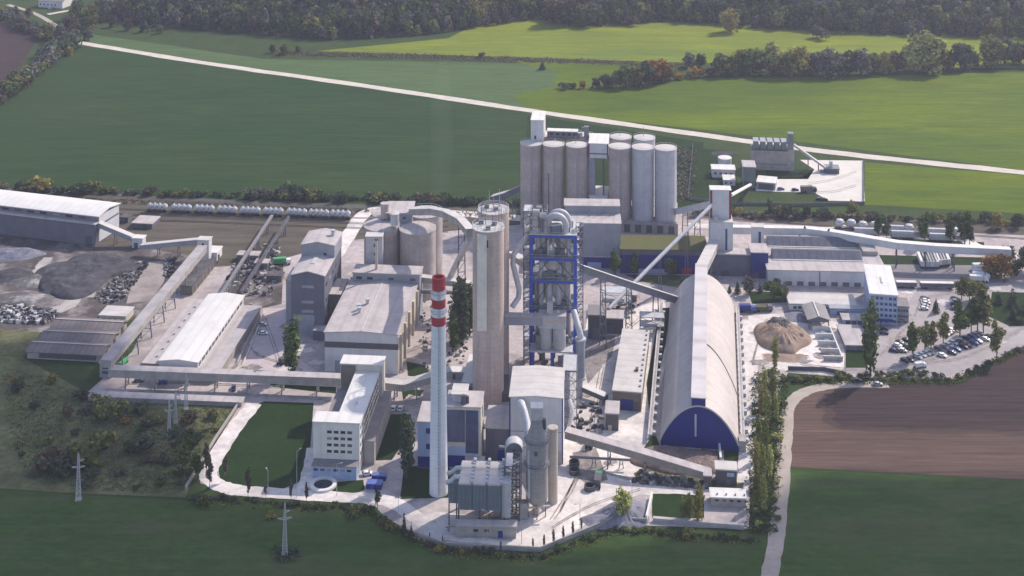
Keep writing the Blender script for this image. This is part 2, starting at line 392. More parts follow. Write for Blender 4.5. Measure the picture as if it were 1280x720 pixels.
def trunk_mesh(kind):
    if kind not in _tm:
        q=MB(); 
        if kind in('poplar','columnar','conifer'): q.tube([(0,0,0),(.004,0,.3),(0,.004,.85)],[.016,.012,.003],7)
        else:
            q.tube([(0,0,0),(.01,0,.22),(0,.01,.5)],[.026,.02,.008],7)
            for a in (.4,2.3,4.4): q.tube([(.008,0,.22),(.12*math.cos(a),.12*math.sin(a),.42),(.22*math.cos(a),.22*math.sin(a),.6)],[.013,.009,.003],6)
        _tm[kind]=q.mesh('trunk',M_trunk)
    return _tm[kind]
def plant(name,label,cat,loc,h,kind,leaf,wr=1.0,group=None,trunk=True,rnd=random):
    """one tree or shrub: an Empty at its foot with crown and trunk, or one mesh when it is a small shrub"""
    sc=(h*wr,h*wr,h); var=rnd.randrange(4); rz=rnd.uniform(0,6.28)
    if not trunk:
        o=bpy.data.objects.new(name,crown_mesh(kind,var,leaf)); C.objects.link(o); o.location=loc; o.scale=sc; o.rotation_euler=(0,0,rz)
        return tag(o,label,cat,group)
    r=T(name,label,cat,loc,rz,group); r.scale=sc
    share('trunk',trunk_mesh(kind),r); share('crown',crown_mesh(kind,var,leaf),r); return r
def tree(x,y,hp,kind,leaf,label,group=None,wr=1.0,name='tree',cat='tree',trunk=True,z=0):
    p=P(x,y,z); return plant(name,label,cat,p,hp/S(y,z),kind,leaf,wr,group,trunk)
# ---------- ground, fields, roads ----------
G_base=mat('meadow',(.045,.07,.02),.95,.3,.02,col2=(.036,.06,.02),coord='World',mottle=.2)
G_left=mat('field_dark_green',(0.021,0.051,0.014),.95,.2,.012,col2=(0.031,0.056,0.016),coord='World',stretch=(.35,1.6,1),mottle=.18,lines=.26,line_rot=.12)
G_far=mat('field_pale_green',(0.076,0.117,0.041),.95,.2,.015,col2=(0.063,0.108,0.039),coord='World',stretch=(.4,1.5,1),mottle=.18,lines=.2,line_rot=.3)
G_bright=mat('field_bright_green',(.118,.155,.004),.95,.2,.010,col2=(.055,.100,.010),coord='World',stretch=(.45,1.3,1),mottle=.16,lines=.24,line_rot=.1,spots=.3,spot_col=(.045,.085,.012),spot_scale=.006)
G_bright2=mat('field_fresh_green',(0.193,0.215,0.014),.95,.2,.012,col2=(0.110,0.157,0.024),coord='World',stretch=(.35,1.6,1),mottle=.16,lines=.24)
G_front=mat('field_shaded_green',(.042,.088,.018),.95,.28,.02,col2=(.052,.085,.024),coord='World',stretch=(.6,1.4,1),spots=.35,spot_col=(.085,.078,.05),spot_scale=.03,mottle=.22,lines=.15)
G_lawn=mat('lawn',(0.023,0.050,0.013),.95,.3,.06,coord='World',mottle=.2)
G_brown=mat('ploughed_soil',(.056,.038,.036),.97,.14,.02,col2=(.046,.033,.033),coord='World',stretch=(.25,3,1),mottle=.18,lines=.3,line_rot=.06,line_scale=.6)
G_brown2=mat('dry_soil',(0.116,0.077,0.061),.97,.14,.02,col2=(0.094,0.064,0.052),coord='World',stretch=(.25,3,1),mottle=.18,lines=.32,line_rot=.06,line_scale=.6)
G_yard=mat('dusty_yard',(0.487,0.431,0.413),.95,.25,.03,col2=(0.365,0.319,0.314),coord='World',spots=.6,spot_col=(.20,.18,.178),spot_scale=.045,mottle=.2)
G_yardw=mat('white_dust_yard',(0.727,0.668,0.627),.95,.22,.04,col2=(0.534,0.492,0.467),coord='World',spots=.4,spot_col=(.36,.32,.305),spot_scale=.08,mottle=.18)
G_park=mat('worn_asphalt',(.38,.345,.34),.95,.14,.04,col2=(.31,.285,.285),coord='World',spots=.3,spot_col=(.22,.205,.205),spot_scale=.12,mottle=.12)
G_apron=mat('concrete_apron',(.66,.62,.56),.9,.1,.06,coord='World')
G_road=mat('pale_gravel_road',(.60,.545,.47),.95,.12,.1,coord='World',spots=.2,spot_col=(.48,.44,.38),spot_scale=.2)
G_track=mat('dirt_track',(.44,.38,.33),.95,.16,.1,coord='World',spots=.35,spot_col=(.30,.25,.21),spot_scale=.25)
G_rail=mat('railway_ballast',(.105,.090,.078),.97,.25,.05,col2=(.085,.080,.052),coord='World',stretch=(.3,2.2,1),spots=.35,spot_col=(.16,.135,.12),spot_scale=.05,mottle=.25,lines=.2,line_rot=.11)
G_rough=mat('rough_ground',(.080,.070,.068),.97,.3,.05,col2=(.125,.11,.105),coord='World',spots=.75,spot_col=(.30,.27,.255),spot_scale=.05,mottle=.35)
G_scrub=mat('scrub_ground',(.115,.135,.056),.97,.35,.04,col2=(.13,.122,.068),coord='World',spots=.35,spot_col=(.055,.075,.03),spot_scale=.05,mottle=.4)
G_slab=mat('yard_concrete',(0.520,0.438,0.432),.95,.14,.08,col2=(0.442,0.372,0.366),coord='World',mottle=.14)
structure(poly('ground',[(-3200,-400,0),(3200,-400,0),(3200,5200,0),(-3200,5200,0)],G_base,0,True))
def field(name,pts,m,z): return structure(poly(name,pts,m,z))
field('field',[(-250,130),(0,128),(45,96),(95,57),(660,141),(650,256),(300,252),(0,238),(-250,232)],G_left,.06)
field('field',[(95,40),(330,74),(820,82),(740,122),(662,140),(92,55)],G_far,.05)
field('field',[(640,76),(860,83),(760,104),(700,108),(690,100),(700,90),(668,84)],G_bright,.07)
field('field',[(395,64),(560,48),(640,8),(1500,8),(1500,90),(850,78)],G_bright2,.05)
field('field',[(690,108),(760,108),(850,98),(1000,96),(1200,92),(1500,84),(1500,248),(1280,213),(900,165),(665,138),(640,120)],G_bright,.06)
field('field',[(1081,203),(1280,219),(1500,245),(1500,285),(1280,267),(1081,256)],G_bright,.08)
field('field',[(650,142),(880,178),(865,262),(640,258)],G_lawn,.05)
field('ploughed_field',[(-150,30),(0,28),(28,34),(48,48),(30,75),(8,110),(-150,160)],G_brown,.06)
field('field',[(-300,590),(80,618),(240,626),(470,634),(500,668),(560,684),(675,694),(770,658),(940,668),(958,670),(968,900),(-300,900)],G_front,.06)
field('ploughed_field',[(990,508),(1005,490),(1100,478),(1190,476),(1280,432),(1600,300),(1600,605),(1280,600),(985,584)],G_brown2,.06)
rb=random.Random(9)
G_brown3=mat('half_dry_soil',(.078,.054,.047),.97,.14,.02,col2=(.064,.046,.041),coord='World',stretch=(.25,3,1),mottle=.18,lines=.3,line_rot=.06,line_scale=.6)
for gr,(m_,dz) in enumerate(((G_brown3,.085),(G_brown,.09))):
    e=6*(1-gr); low=[(1600,552+e)]+[(x,532+(x-1041)*.032+e+rb.uniform(-1.2,1.2)) for x in range(1460,1044,-14)]; left=[(1041-e*2+rb.uniform(-3,5),y) for y in range(528,488,-4)]
    field('ploughed_field',low+left+[(1100,480-e*.2),(1190,477-e*.2),(1280,434-e*.3),(1600,302)],m_,dz)
field('field',[(985,586),(1280,601),(1600,607),(1600,900),(955,900),(977,650)],G_front,.06)
structure(poly('scrub_ground',[(-300,410),(60,402),(30,448),(110,492),(300,506),(240,600),(232,622),(80,616),(-300,590)],G_scrub,.05))
# plant grounds
structure(poly('plant_yard',[(330,262),(660,268),(880,258),(1000,280),(1500,300),(1500,338),(1280,445),(1195,474),(1060,472),(985,466),(940,560),(936,662),(760,655),(675,688),(560,678),(505,662),(455,628),(300,618),(250,604),(262,560),(300,505),(110,490),(165,440),(200,370),(245,320)],G_yard,.05))
structure(poly('railway_ground',[(-400,224),(0,236),(330,252),(660,262),(660,280),(440,300),(330,330),(250,335),(180,312),(0,330),(-400,320)],G_rail,.07))
structure(poly('rough_ground',[(-400,300),(0,296),(122,306),(190,312),(250,322),(215,365),(165,400),(125,420),(0,412),(-400,415)],G_rough,.08))
structure(poly('railway_ground',[(860,262),(1080,268),(1500,292),(1500,304),(1230,292),(1040,284),(880,272)],G_rail,.07))
structure(poly('dust_yard',[(690,560),(720,470),(735,395),(830,375),(842,420),(815,520),(800,600),(935,606),(934,622),(770,618),(735,650),(676,684),(560,674),(520,650),(545,640),(655,650)],G_yardw,.07))
structure(poly('dust_yard',[(935,395),(1000,390),(1055,405),(1055,470),(985,464),(945,455)],G_yardw,.07))
structure(poly('car_park',[(1055,410),(1135,378),(1155,350),(1260,352),(1500,360),(1500,400),(1282,440),(1180,472),(1090,466),(1058,468)],G_park,.08))
structure(poly('truck_yard',[(1112,330),(1250,330),(1262,352),(1150,362),(1110,360)],mat('grey_asphalt',(.25,.235,.25),.95,.15,.05,coord='World'),.09))
structure(ribbon('road',[(398,345),(420,318),(440,288),(455,268),(480,262),(560,266),(660,274),(700,280)],8.5,G_yardw,.15,.4))
structure(poly('concrete_apron',[(1000,200),(1079,201),(1081,252),(1036,251),(1018,241),(945,239),(944,233),(972,222),(1000,222),(1018,212)],G_apron,.10))
structure(poly('yard_concrete',[(300,385),(362,385),(362,440),(405,470),(300,470),(325,400)],G_slab,.08))
# lawns
def lawn(pts,z=.10): return structure(poly('lawn',pts,G_lawn,z))
lawn([(330,502),(392,504),(388,560),(376,602),(350,613),(305,613),(276,604),(272,582),(296,545),(312,510)])
lawn([(483,518),(514,518),(508,548),(490,575),(462,576),(466,548)])
lawn([(405,604),(454,600),(456,612),(440,620),(406,621)])
lawn([(336,480),(420,484),(420,492),(360,494)])
lawn([(505,584),(560,580),(575,622),(500,624)])
lawn([(508,452),(536,458),(534,472),(510,470)]); lawn([(502,486),(530,488),(524,498),(504,500)])
lawn([(825,385),(838,385),(832,430),(812,520),(808,480)]); lawn([(805,560),(818,540),(826,560),(820,578)])
lawn([(815,612),(880,618),(880,648),(815,648)]); lawn([(905,560),(930,562),(928,590),(905,578)])
lawn([(1057,428),(1083,430),(1083,460),(1057,460)]); lawn([(1240,365),(1500,370),(1500,405),(1262,408),(1236,396)])
lawn([(935,364),(985,366),(985,378),(940,380)]); lawn([(860,183),(912,190),(930,255),(862,256)])
lawn([(956,210),(1018,212),(1010,224),(960,224)]); lawn([(1060,318),(1230,322),(1230,332),(1060,330)])
lawn([(1060,295),(1230,303),(1230,311),(1130,308)],.11)
structure(poly('moss_strip',[(780,343),(870,345),(860,362),(800,352)],G_scrub,.1))
# roads
structure(ribbon('road',[(70,48),(92,52),(250,78),(460,108),(660,138),(850,165),(1060,193),(1280,216),(1500,243)],9.0,G_road,.14,.6))
structure(ribbon('road',[(60,18),(95,12),(130,8),(165,2),(200,-6)],6,G_road,.13))
structure(ribbon('road',[(10,6),(50,20),(95,50)],5,G_track,.13))
structure(ribbon('ditch',[(340,66),(560,71),(860,82)],5,mat('ditch_weeds',(.07,.065,.045),.97,.35,.2,coord='World'),.12,1.2))
structure(ribbon('dirt_track',[(1110,481),(1060,481),(1015,487),(988,505),(982,540),(978,600),(972,660),(962,720),(945,800)],5.5,G_track,.13,.3))
structure(ribbon('road',[(935,400),(938,470),(934,560),(932,600),(915,622),(860,612),(790,614),(740,640),(676,676),(600,672),(545,664),(490,628),(430,622),(350,617),(290,612),(262,598),(266,580),(290,540),(318,505)],6.5,G_yardw,.12,.3))
structure(ribbon('road',[(376,616),(384,596),(392,560)],5,G_yardw,.13,.3))
structure(ribbon('road',[(118,496),(200,488),(330,490),(420,498),(500,508),(520,495)],7,G_yard,.11,.3))
structure(ribbon('road',[(0,396),(40,394),(82,384),(92,368),(80,352),(62,348)],8,mat('quarry_track',(.44,.41,.38),.95,.2,.1,coord='World'),.13,.6))
structure(ribbon('road',[(60,322),(48,338),(36,352)],5,MATS['quarry_track'],.13,.6))
structure(ribbon('road',[(148,330),(122,352),(112,372)],3.5,MATS['quarry_track'],.13,.5))
structure(poly('bare_patch',[(185,328),(212,326),(205,352),(190,375),(158,380),(162,362)],mat('bare_dust',(.36,.315,.29),.95,.25,.1,coord='World'),.12))
structure(ribbon('road',[(1500,330),(1262,318),(1200,296)],8,G_yardw,.13,.3))
structure(ribbon('road',[(860,282),(1020,287),(1060,284)],7,G_yardw,.13,.3))
structure(ribbon('service_track',[(-300,232),(0,237),(330,254),(650,266)],4.5,mat('cinder_track',(.12,.115,.115),.95,.2,.1,coord='World'),.12,.3))
# rails
M_rail=mat('rail_steel',(.16,.13,.115),.6,.2,.3)
for ya,yb in ((262,277),(268,284),(274,290)):
    a,b=P(100,ya-2),P(560,yb); q=MB(); d=(b-a).normalized(); n=Vector((-d.y,d.x,0))*.75
    for sg in(-1,1): q.bar(a+n*sg+Vector((0,0,.22)),b+n*sg+Vector((0,0,.22)),.12,.2)
    structure(q.build('railway_track',M_rail))
a,b=P(860,272),P(1300,300); q=MB(); d=(b-a).normalized(); n=Vector((-d.y,d.x,0))*.75
for sg in(-1,1): q.bar(a+n*sg+Vector((0,0,.22)),b+n*sg+Vector((0,0,.22)),.12,.2)
structure(q.build('railway_track',M_rail))
# wooded hill behind the fields: rises away from the fields' edge
def edge_d(X):                       # distance of the wood's lower edge
    pts=[(-900,1420),(-470,1400),(-395,1330),(-365,1245),(-240,1205),(-160,1180),(-80,1195),(-20,1235),(25,1262),(60,1225),(140,1252),(230,1222),(330,1196),(420,1188),(560,1180),(900,1170)]
    for (a,da),(b,db) in zip(pts,pts[1:]):
        if a<=X<=b: return da+(db-da)*(X-a)/(b-a)
    return 1250
def hill_z(X,Y):
    t=max(0,Y-edge_d(X)-4); return .17*t+6*math.sin(X*.011)*min(1,t/120)*.5
vs=[];fs=[];nx,ny=90,30
for j in range(ny+1):
    for i in range(nx+1):
        X=-1600+3200*i/nx; t=(j/ny)**1.6*900; Y=edge_d(max(-890,min(890,X)))+t; vs.append((X,Y,.02+min(hill_z(max(-890,min(890,X)),Y),95)))
for j in range(ny):
    for i in range(nx): k=j*(nx+1)+i; fs.append((k,k+1,k+nx+2,k+nx+1))
me=bpy.data.meshes.new('hills'); me.from_pydata(vs,[],fs); me.materials.append(G_scrub); me.update()
o=bpy.data.objects.new('hills',me); C.objects.link(o); structure(o)

# tyre tracks worn into the dusty yards
G_tr=mat('tyre_marks',(.37,.33,.315),.95,.3,.3,coord='World',mottle=.3); G_tl=mat('dust_drift',(.62,.56,.54),.95,.2,.2,coord='World',mottle=.25)
rt=random.Random(77)
def tracks(lst,w,m,z):
    for pts in lst:
        for off in(-.9,.9):
            p2=[(x+off*S(y)*(.8 if abs(pts[-1][1]-pts[0][1])>abs(pts[-1][0]-pts[0][0]) else .1),y+off*(.1 if abs(pts[-1][1]-pts[0][1])>abs(pts[-1][0]-pts[0][0]) else 1.1)) for x,y in pts]
            structure(ribbon('tyre_tracks',p2,w,m,z,.12))
tracks([[(300,412),(318,440),(345,452),(400,470)],[(330,398),(345,440),(352,470)],[(120,494),(200,490),(330,494),(420,501)],[(150,480),(230,479),(350,484)],
 [(690,650),(715,610),(735,560),(745,500),(760,440),(800,398)],[(700,640),(730,590),(790,600),(860,612)],[(735,470),(740,430),(762,400)],[(690,660),(740,632),(800,612)],
 [(940,455),(950,420),(960,400),(1000,398)],[(1000,455),(1040,460),(1100,462),(1200,440),(1280,410)],[(1100,445),(1140,400),(1160,372),(1240,362)],[(1120,456),(1200,448),(1275,415)],[(1115,345),(1200,346),(1255,345)],
 [(1010,230),(1040,225),(1070,215)],[(1000,240),(1040,240),(1070,232)],[(640,345),(700,350),(760,360),(800,372)],[(640,676),(600,670),(560,664)]],.42,G_tr,.17)
for k in range(46):
    x,y=rt.choice([(rt.uniform(300,400),rt.uniform(395,470)),(rt.uniform(690,830),rt.uniform(400,640)),(rt.uniform(940,1050),rt.uniform(395,460)),(rt.uniform(540,640),rt.uniform(648,670)),(rt.uniform(1060,1250),rt.uniform(350,460))])
    c=P(x,y); rr=rt.uniform(1.2,4.5); n=11; a0=rt.uniform(0,6)
    structure(poly('stain' if k%2 else 'dust_drift',[(c.x+rr*rt.uniform(.6,1.2)*math.cos(a0+6.283*i/n)*rt.choice((1,1.6)),c.y+rr*rt.uniform(.6,1.2)*math.sin(a0+6.283*i/n),0) for i in range(n)],G_tr if k%2 else G_tl,.16+.0004*k,True))

structure(poly('rough_ground',[(792,592),(815,580),(885,600),(930,604),(928,612),(880,612),(800,606)],G_scrub,.135))
structure(poly('rough_ground',[(816,558),(900,564),(898,588),(870,592),(826,584)],mat('clay_ground',(.20,.16,.145),.97,.3,.1,coord='World',mottle=.4),.136))
structure(poly('rough_ground',[(716,566),(745,560),(760,600),(735,606),(720,596)],mat('cinder_dust',(.33,.295,.285),.97,.3,.08,coord='World',mottle=.35,spots=.6,spot_col=(.2,.18,.18),spot_scale=.12),.137))
structure(poly('rough_ground',[(735,418),(770,420),(765,445),(735,480),(728,450)],MATS['cinder_dust'],.138))
structure(poly('rough_ground',[(296,330),(355,318),(352,380),(300,392),(280,380)],G_rough,.14))
# ================= left side of the works =================
# long storage hall by the sidings
a=R(-16); fr=P(119,307.5); Lh=112
b=B(); b.rz=a; b.loc=fr-Vector((math.cos(a),math.sin(a),0))*Lh; b.w=Lh
r=root('storage_hall','long storage hall with pale roof and dark blue-grey side wall beside the wagon sidings','hall',b)
MB().box(0,0,0,Lh,23,11.4).build('wall',M_darkw,r)
MB().box(0,3,11.38,Lh,22,14.6).build('clerestory',mat('violet_cladding',(.20,.185,.23),.7,.15,.2,streak=.3),r)
MB().box(-.5,-.8,11.41,Lh+.6,3,11.75).build('lower_roof',M_roofdust,r)
q=MB(); q.extr_x([(2.2,14.5),(12.5,16),(23.4,14.5),(23.4,14.9),(12.5,16.4),(2.2,14.9)],-.5,Lh+.8); q.build('roof',M_roofwhite,r)
MB().box(Lh-.05,3.5,1,Lh+.12,22.6,14.4).build('gable_panel',M_white,r)
MB().box(Lh+.1,4,9.2,Lh+.2,22,10.2).build('gable_band',M_darkw,r)
for x in range(6,110,8): win_front(r,x,13.1,4.2,1.0,M_glass,3.0)
MB().box(Lh-6,-.1,0,Lh-2,.1,5).build('door',M_dsteel,r)
M_dshed=M_darkw
r=flat_building('shed','small flat-roofed dark shed with pale roof beyond the storage hall gable','shed',bl(165,285,190,279,270,-8),M_dshed,M_roofdust)
MB().box(6,-.1,.2,9,.1,2.6).build('door',M_dsteel,r)
r=flat_building('hut','tiny dark hut tucked behind the storage hall gable end','hut',bl(150,278,160,272,268,-10),M_dshed,M_roofdark)
MB().box(1.2,-.1,.1,2.2,.1,2).build('door',M_steel,r)
# conveyors linking hall and crusher towers
conveyor('conveyor_gallery','short steep conveyor gallery sloping down from the storage hall gable corner',[P(124,283,9),P(170,302,2.5)],3.2,2.4,M_greyw,M_roofpale,(.45,))
r=flat_building('transfer_house','small pale transfer house between two conveyors below the storage hall','transfer house',bl(165,310,178,298,294,-8),M_white,M_roofwhite)
MB().box(1.2,-.1,.2,3.2,.1,2.8).build('door',M_dsteel,r)
conveyor('conveyor_gallery','low conveyor gallery with bluish side running from transfer house to junction tower',[P(177,311,3.2),P(249,304,8)],3,2.3,M_greyw,M_roofpale,(.3,.65))
r=flat_building('junction_tower','pale square junction tower at the head of the long diagonal gallery','tower',bl(246.5,331,261,300.5,296,-6),M_white,M_roofpale)
win_front(r,3,10.5,1.2,1.2,M_glass)
conveyor('conveyor_gallery','long diagonal conveyor gallery with striped roof leading down to the corner junction tower',[P(253,315,8.6),P(133,459,8.2)],4.6,3,M_concw,mat('striped_roof',(.42,.39,.385),.9,.15,.2,col2=(.30,.28,.28)),(.12,.25,.38,.5,.63,.76,.9))
r=flat_building('junction_tower','grey corner junction tower with two dark windows where galleries meet at an angle','tower',bl(124.5,472,139.5,454,449,-6),M_greyw,M_roofdust)
for z in (2.0,4.2): win_front(r,2.5,z+.3,2.6,1.1,M_glass)
conveyor('conveyor_gallery','long horizontal concrete gallery on legs crossing in front of the white hall',[P(139,469,4.6),P(426,480,4.6)],4,3.2,M_concw,M_roofdust,(.07,.2,.33,.46,.6,.75,.9),mat('concrete_leg',(.3,.28,.27),.9))
conveyor('conveyor_gallery','short pale gallery bending behind the office block towards the chimney',[P(478,484,4),P(504,487,4.2),P(562,470,7)],3.8,2.8,M_concw,M_roofpale,(.2,.5,.85))
r=flat_building('retaining_wall','long low concrete loading wall with pale top at scrub edge','wall',bl(110,501,302,492,488,-4.5,h=1.8,L=4.5),M_concw,M_roofdust,over=.1,thick=.15)
# three shallow-roofed sheds in steps
for nm,arg in (('lowest and longest of three stepped sheds with fibre roofs, at the meadow edge',(34,448,127,439,425.5)),
               ('middle one of three stepped sheds with fibre roofs',(49,434,137,424.8,411.5)),
               ('rear one of three stepped sheds with fibre roofs, nearest the scrap heap',(64,419,147,410,397))):
    b=bl(*arg); r=gable_building('storage_shed',nm,'shed',b,M_concw,M_rooffib,1.5,'x','stepped storage sheds',over=.7)
    q=MB().box(b.w*.16,-.08,.6,b.w*.93,.06,b.h-.5).build('opening',M_dsteel,r)
    MB().box(b.w-.05,b.L*.35,0,b.w+.12,b.L*.62,b.h-.2).build('door',M_dsteel,r)
    MB().box(-.3,b.L/2-.3,b.h+1.8,b.w+.3,b.L/2+.3,b.h+2.0).build('ridge_cap',M_roofpale,r)
b=bl(124,403,157,394.5,383,-6); r=flat_building('site_office','small cream site office with four dark windows beside the diagonal gallery','office',b,M_cream,M_roofpale)
for i in range(4): win_front(r,b.w*(.17+.22*i),b.h*.5,b.w*.16,1.1,M_glass)
# white hall with lean-tos
b=bl(199,474,247,451,368.5,-5.6); w=b.w; L=b.L
r=root('workshop_hall','long white hall with near-white roof flanked by low lean-tos behind the horizontal gallery','hall',b)
MB().extr_y([(0,0),(w,0),(w,b.h),(w/2,b.h+.9),(0,b.h)],0,L).build('wall',M_white,r)
MB().extr_y([(-.5,b.h),(w/2,b.h+.92),(w+.5,b.h),(w+.5,b.h+.3),(w/2,b.h+1.25),(-.5,b.h+.3)],-.5,L+.5).build('roof',M_roofwhite,r)
MB().box(-9,4,0,-.02,L+2,4.4).build('lean_to_wall',M_concw,r)
MB().box(-9.3,3.7,4.38,-.01,L+2.3,4.7).build('lean_to_roof',M_roofdust,r)
MB().box(w+.02,0,0,w+9,L-2,4.2).build('lean_to_wall',M_concw,r)
MB().box(w+.01,-.3,4.18,w+9.3,L-1.8,4.5).build('lean_to_roof',M_roofdust,r)
for i in range(14): win_right(r,3+i*4.5,6.3,3.2,1.4,M_glass,w)
for i in range(8): MB().cyl(-4.5,10+i*7,4.65,5.4,.5).build('roof_vent',M_psteel,r)
# trench rail beside it
wall_run('loading_trench','dark loading trench wall along the yard edge of the white hall',[(275,476),(296,458),(328,390),(312,383)],1.6,.6,M_concw,'wall')
wall_run('trench_kerb','pale concrete kerb running parallel to the dark loading trench',[(283,476),(303,458),(331,392)],.9,.5,M_roofpale,'kerb')
b=bl(226,368.5,240.5,357.5,324,-6); r=flat_building('ore_shed','long low dark-roofed brick shed lying beside the diagonal gallery','shed',b,M_brownw,M_roofdark)
for i in range(8): MB().box(b.w-.05,2+i*5.2,.5,b.w+.1,5+i*5.2,b.h-.8).build('opening',M_dsteel,r)
b=bl(257,326,271,316,308,-6); r=flat_building('switch_house','small whitewashed switch house with flat roof next to junction tower','hut',b,M_whitesm,M_roofwhite)
MB().box(.8,-.1,0,2.6,.1,2.6).build('door',M_blue,r); win_right(r,2.5,2.2,2.4,1,M_glass,b.w); 
# the two thin conveyors to the train
conveyor('conveyor_gallery','slim inclined conveyor reaching the tank wagons, nearer the white hall',[P(340,272,5.5),P(297,338,5.5),P(272,378,2.5)],1.1,1.3,M_steel,M_roofgrey,(.1,.3,.5,.7,.85))
conveyor('conveyor_gallery','slim inclined conveyor reaching the tank wagons, nearer the dark plant tower',[P(361,273,6),P(330,322,6),P(301,368,3)],1.0,1.3,M_darkw,M_roofdark,(.1,.3,.5,.7,.88))
for i,(x0,y0,x1,y1,n) in enumerate(((296,326,322,310,'grey pump shelter under the slim conveyors'),(333,352,352,338,'low rusty bunker between slim conveyors and plant tower'),(318,336,334,322,'open steel bin frame beneath the slim conveyors'))):
    b=bl(x0,y0,x1,y0-7,y0-12,-6); r=flat_building('bunker',n,'bunker',b,M_brownw if i==1 else M_steel,M_roofdust if i!=1 else M_roofdark)
    MB().box(b.w*.2,-.1,.1,b.w*.7,.1,b.h*.7).build('opening',M_dsteel,r)
# dark grain-tall plant tower
b=bl(364,418,405.5,344,322,-5); w=b.w; h=b.h; L=36
r=root('mill_building','tall grey mill building with stepped gabled top and sunlit right wall','mill',b)
MB().extr_y([(0,0),(w,0),(w,h),(w/2,h+1.9),(0,h)],0,L-.0).build('wall',M_darkw,r)
MB().extr_y([(-.4,h),(w/2,h+1.95),(w+.4,h),(w+.4,h+.35),(w/2,h+2.3),(-.4,h+.35)],-.4,21).build('roof',M_roofdust,r)
MB().extr_y([(-.2,h-.5),(w+.2,h-.5),(w+.2,h+6),(w/2,h+7.6),(-.2,h+6)],20,L+.3).build('penthouse',M_greyw,r)
MB().extr_y([(-.6,h+6.02),(w/2,h+7.7),(w+.6,h+6.02),(w+.6,h+6.35),(w/2,h+8.0),(-.6,h+6.35)],19.6,L+.7).build('roof',M_roofdust,r)
MB().box(w*.68,19.9,h+.5,w*.76,20.1,h+2.6).build('door',M_glass,r)
MB().box(1,-.12,0,w*.7,.1,9.2).build('gate',M_greyw,r)
for z in (22,15,10.8): MB().box(w*.32,-.1,z-.6,w*.68,.1,z+.6).build('window',MATS['grey_cladding'],r)
MB().box(-4,6,0,-.02,20,22).build('annex',M_greyw,r); MB().box(-4.3,5.7,21.98,0.2,20.3,22.3).build('annex_roof',M_roofdust,r)
MB().box(w+.02,9,0,w+5.5,26,15).build('annex',M_brownw,r); MB().box(w+.01,8.7,14.98,w+5.8,26.3,15.3).build('annex_roof',M_roofdust,r)
MB().box(w*.46,8,h+1.2,w*.58,15,h+2.5).build('skylight',M_psteel,r)
q=MB(); q.cyl(w*.82,30,h+6,h+9.3,.8); q.cyl(w*.82,30,h+9.2,h+9.8,1.1); q.build('vent_stack',M_psteel,r)
for i in range(4):
    for j in range(3): win_right(r,4+i*7,8+j*7,3,1.4,M_glass,w)
MB().box(w*.74,-5,0,w+3,-.03,4.4).build('annex',M_darkw,r); MB().box(w*.74-.2,-5.2,4.38,w+3.2,-.02,4.7).build('annex_roof',M_roofdust,r)
# grey machine hall
b=bl(406,464.5,497.5,415.5,347.5,-5); w=b.w; h=b.h; L=b.L
r=root('machine_hall','large machine hall with dusty grey roof and white front crossed by a dark band','hall',b)
MB().extr_y([(0,0),(w,0),(w,h),(w/2,h+1),(0,h)],0,L).build('wall',M_white,r)
MB().extr_y([(-.5,h),(w/2,h+1.02),(w+.5,h),(w+.5,h+.35),(w/2,h+1.4),(-.5,h+.35)],-.5,L+.4).build('roof',M_roofdust,r)
MB().box(-.06,-.08,h-6.3,w+.06,.04,h-3.8).build('window_band',M_dsteel,r)
MB().box(w-.05,.5,.5,w+.10,L-.5,h-1).build('side_cladding',mat('rust_streaked_cladding',(.48,.38,.28),.8,.25,.15,col2=(.60,.56,.50),streak=.6),r)
MB().box(w/2-.25,0,h+1.35,w/2+.25,L,h+1.6).build('ridge_cap',M_roofpale,r)
for x,y in ((w*.36,18),(w*.42,27),(w*.33,21)):
    q=MB(); q.cyl(x,y,h+.9,h+3,.7); q.cyl(x,y,h+2.9,h+3.5,1.0); q.build('roof_vent',M_psteel,r)
for x in (w*.2,w*.75): MB().box(x-2,-.12,0,x+2,.1,5).build('door',M_greyw,r)
for i in range(5): MB().box(w,4+i*11,0,w+1.1,5.2+i*11,h-1.5).build('buttress',M_cream,r)
# header building behind it
b=bl(441,398,524.5,341,331,-5); r=flat_building('silo_header_house','low grey header house between machine hall and twin squat silos','building',b,M_greyw,M_roofdust)
for i in range(6): win_front(r,3+b.w*.16*i,b.h-2.2,2.6,1.2,M_glass)
d=632; p=PD(470.5,346,d); q=T('thin_stack','thin rusty exhaust stack rising from the header house roof','stack',p); MB().cyl(0,0,-1,PD(0,300,d).z-p.z,.65).build('pipe_run',M_rust,q); MB().cyl(0,0,PD(0,300,d).z-p.z-.05,PD(0,299,d).z-p.z+.3,.9).build('cap',M_dsteel,q)
# squat silos
def silo(name,label,x,d,ytop,Rr,m,group,rail=True,cap=None):
    X=(x-640)*d/FP; z=H-(ytop-HY)*d/FP; r=T(name,label,'silo',(X,d,0),0,group)
    MB().cyl(0,0,0,z,Rr,n=40).build('shell',m,r)
    MB().lathe(0,0,[(Rr+.25,z-.15),(Rr+.25,z+.2),(Rr*.6,z+.5),(.3,z+.75)],40).build('roof',cap or M_roofdust,r)
    if rail:
        q=MB(); n=20
        for i in range(n):
            t=6.283*i/n; q.bar((Rr*math.cos(t),Rr*math.sin(t),z),(Rr*math.cos(t),Rr*math.sin(t),z+1.3),.09)
        q.lathe_open(0,0,[(Rr+.05,z+1.2),(Rr+.05,z+1.32),(Rr-.05,z+1.32),(Rr-.05,z+1.2)],40); q.build('railing',M_psteel,r)
    return r,z
g='squat concrete silos'
silo('squat_silo','squat concrete silo on the left, behind the white stair box',477.5,658,281,8.7,M_conc,g)
silo('squat_silo','squat concrete silo in front, just left of the striped chimney top',522,655,285,8.8,M_conc,g)
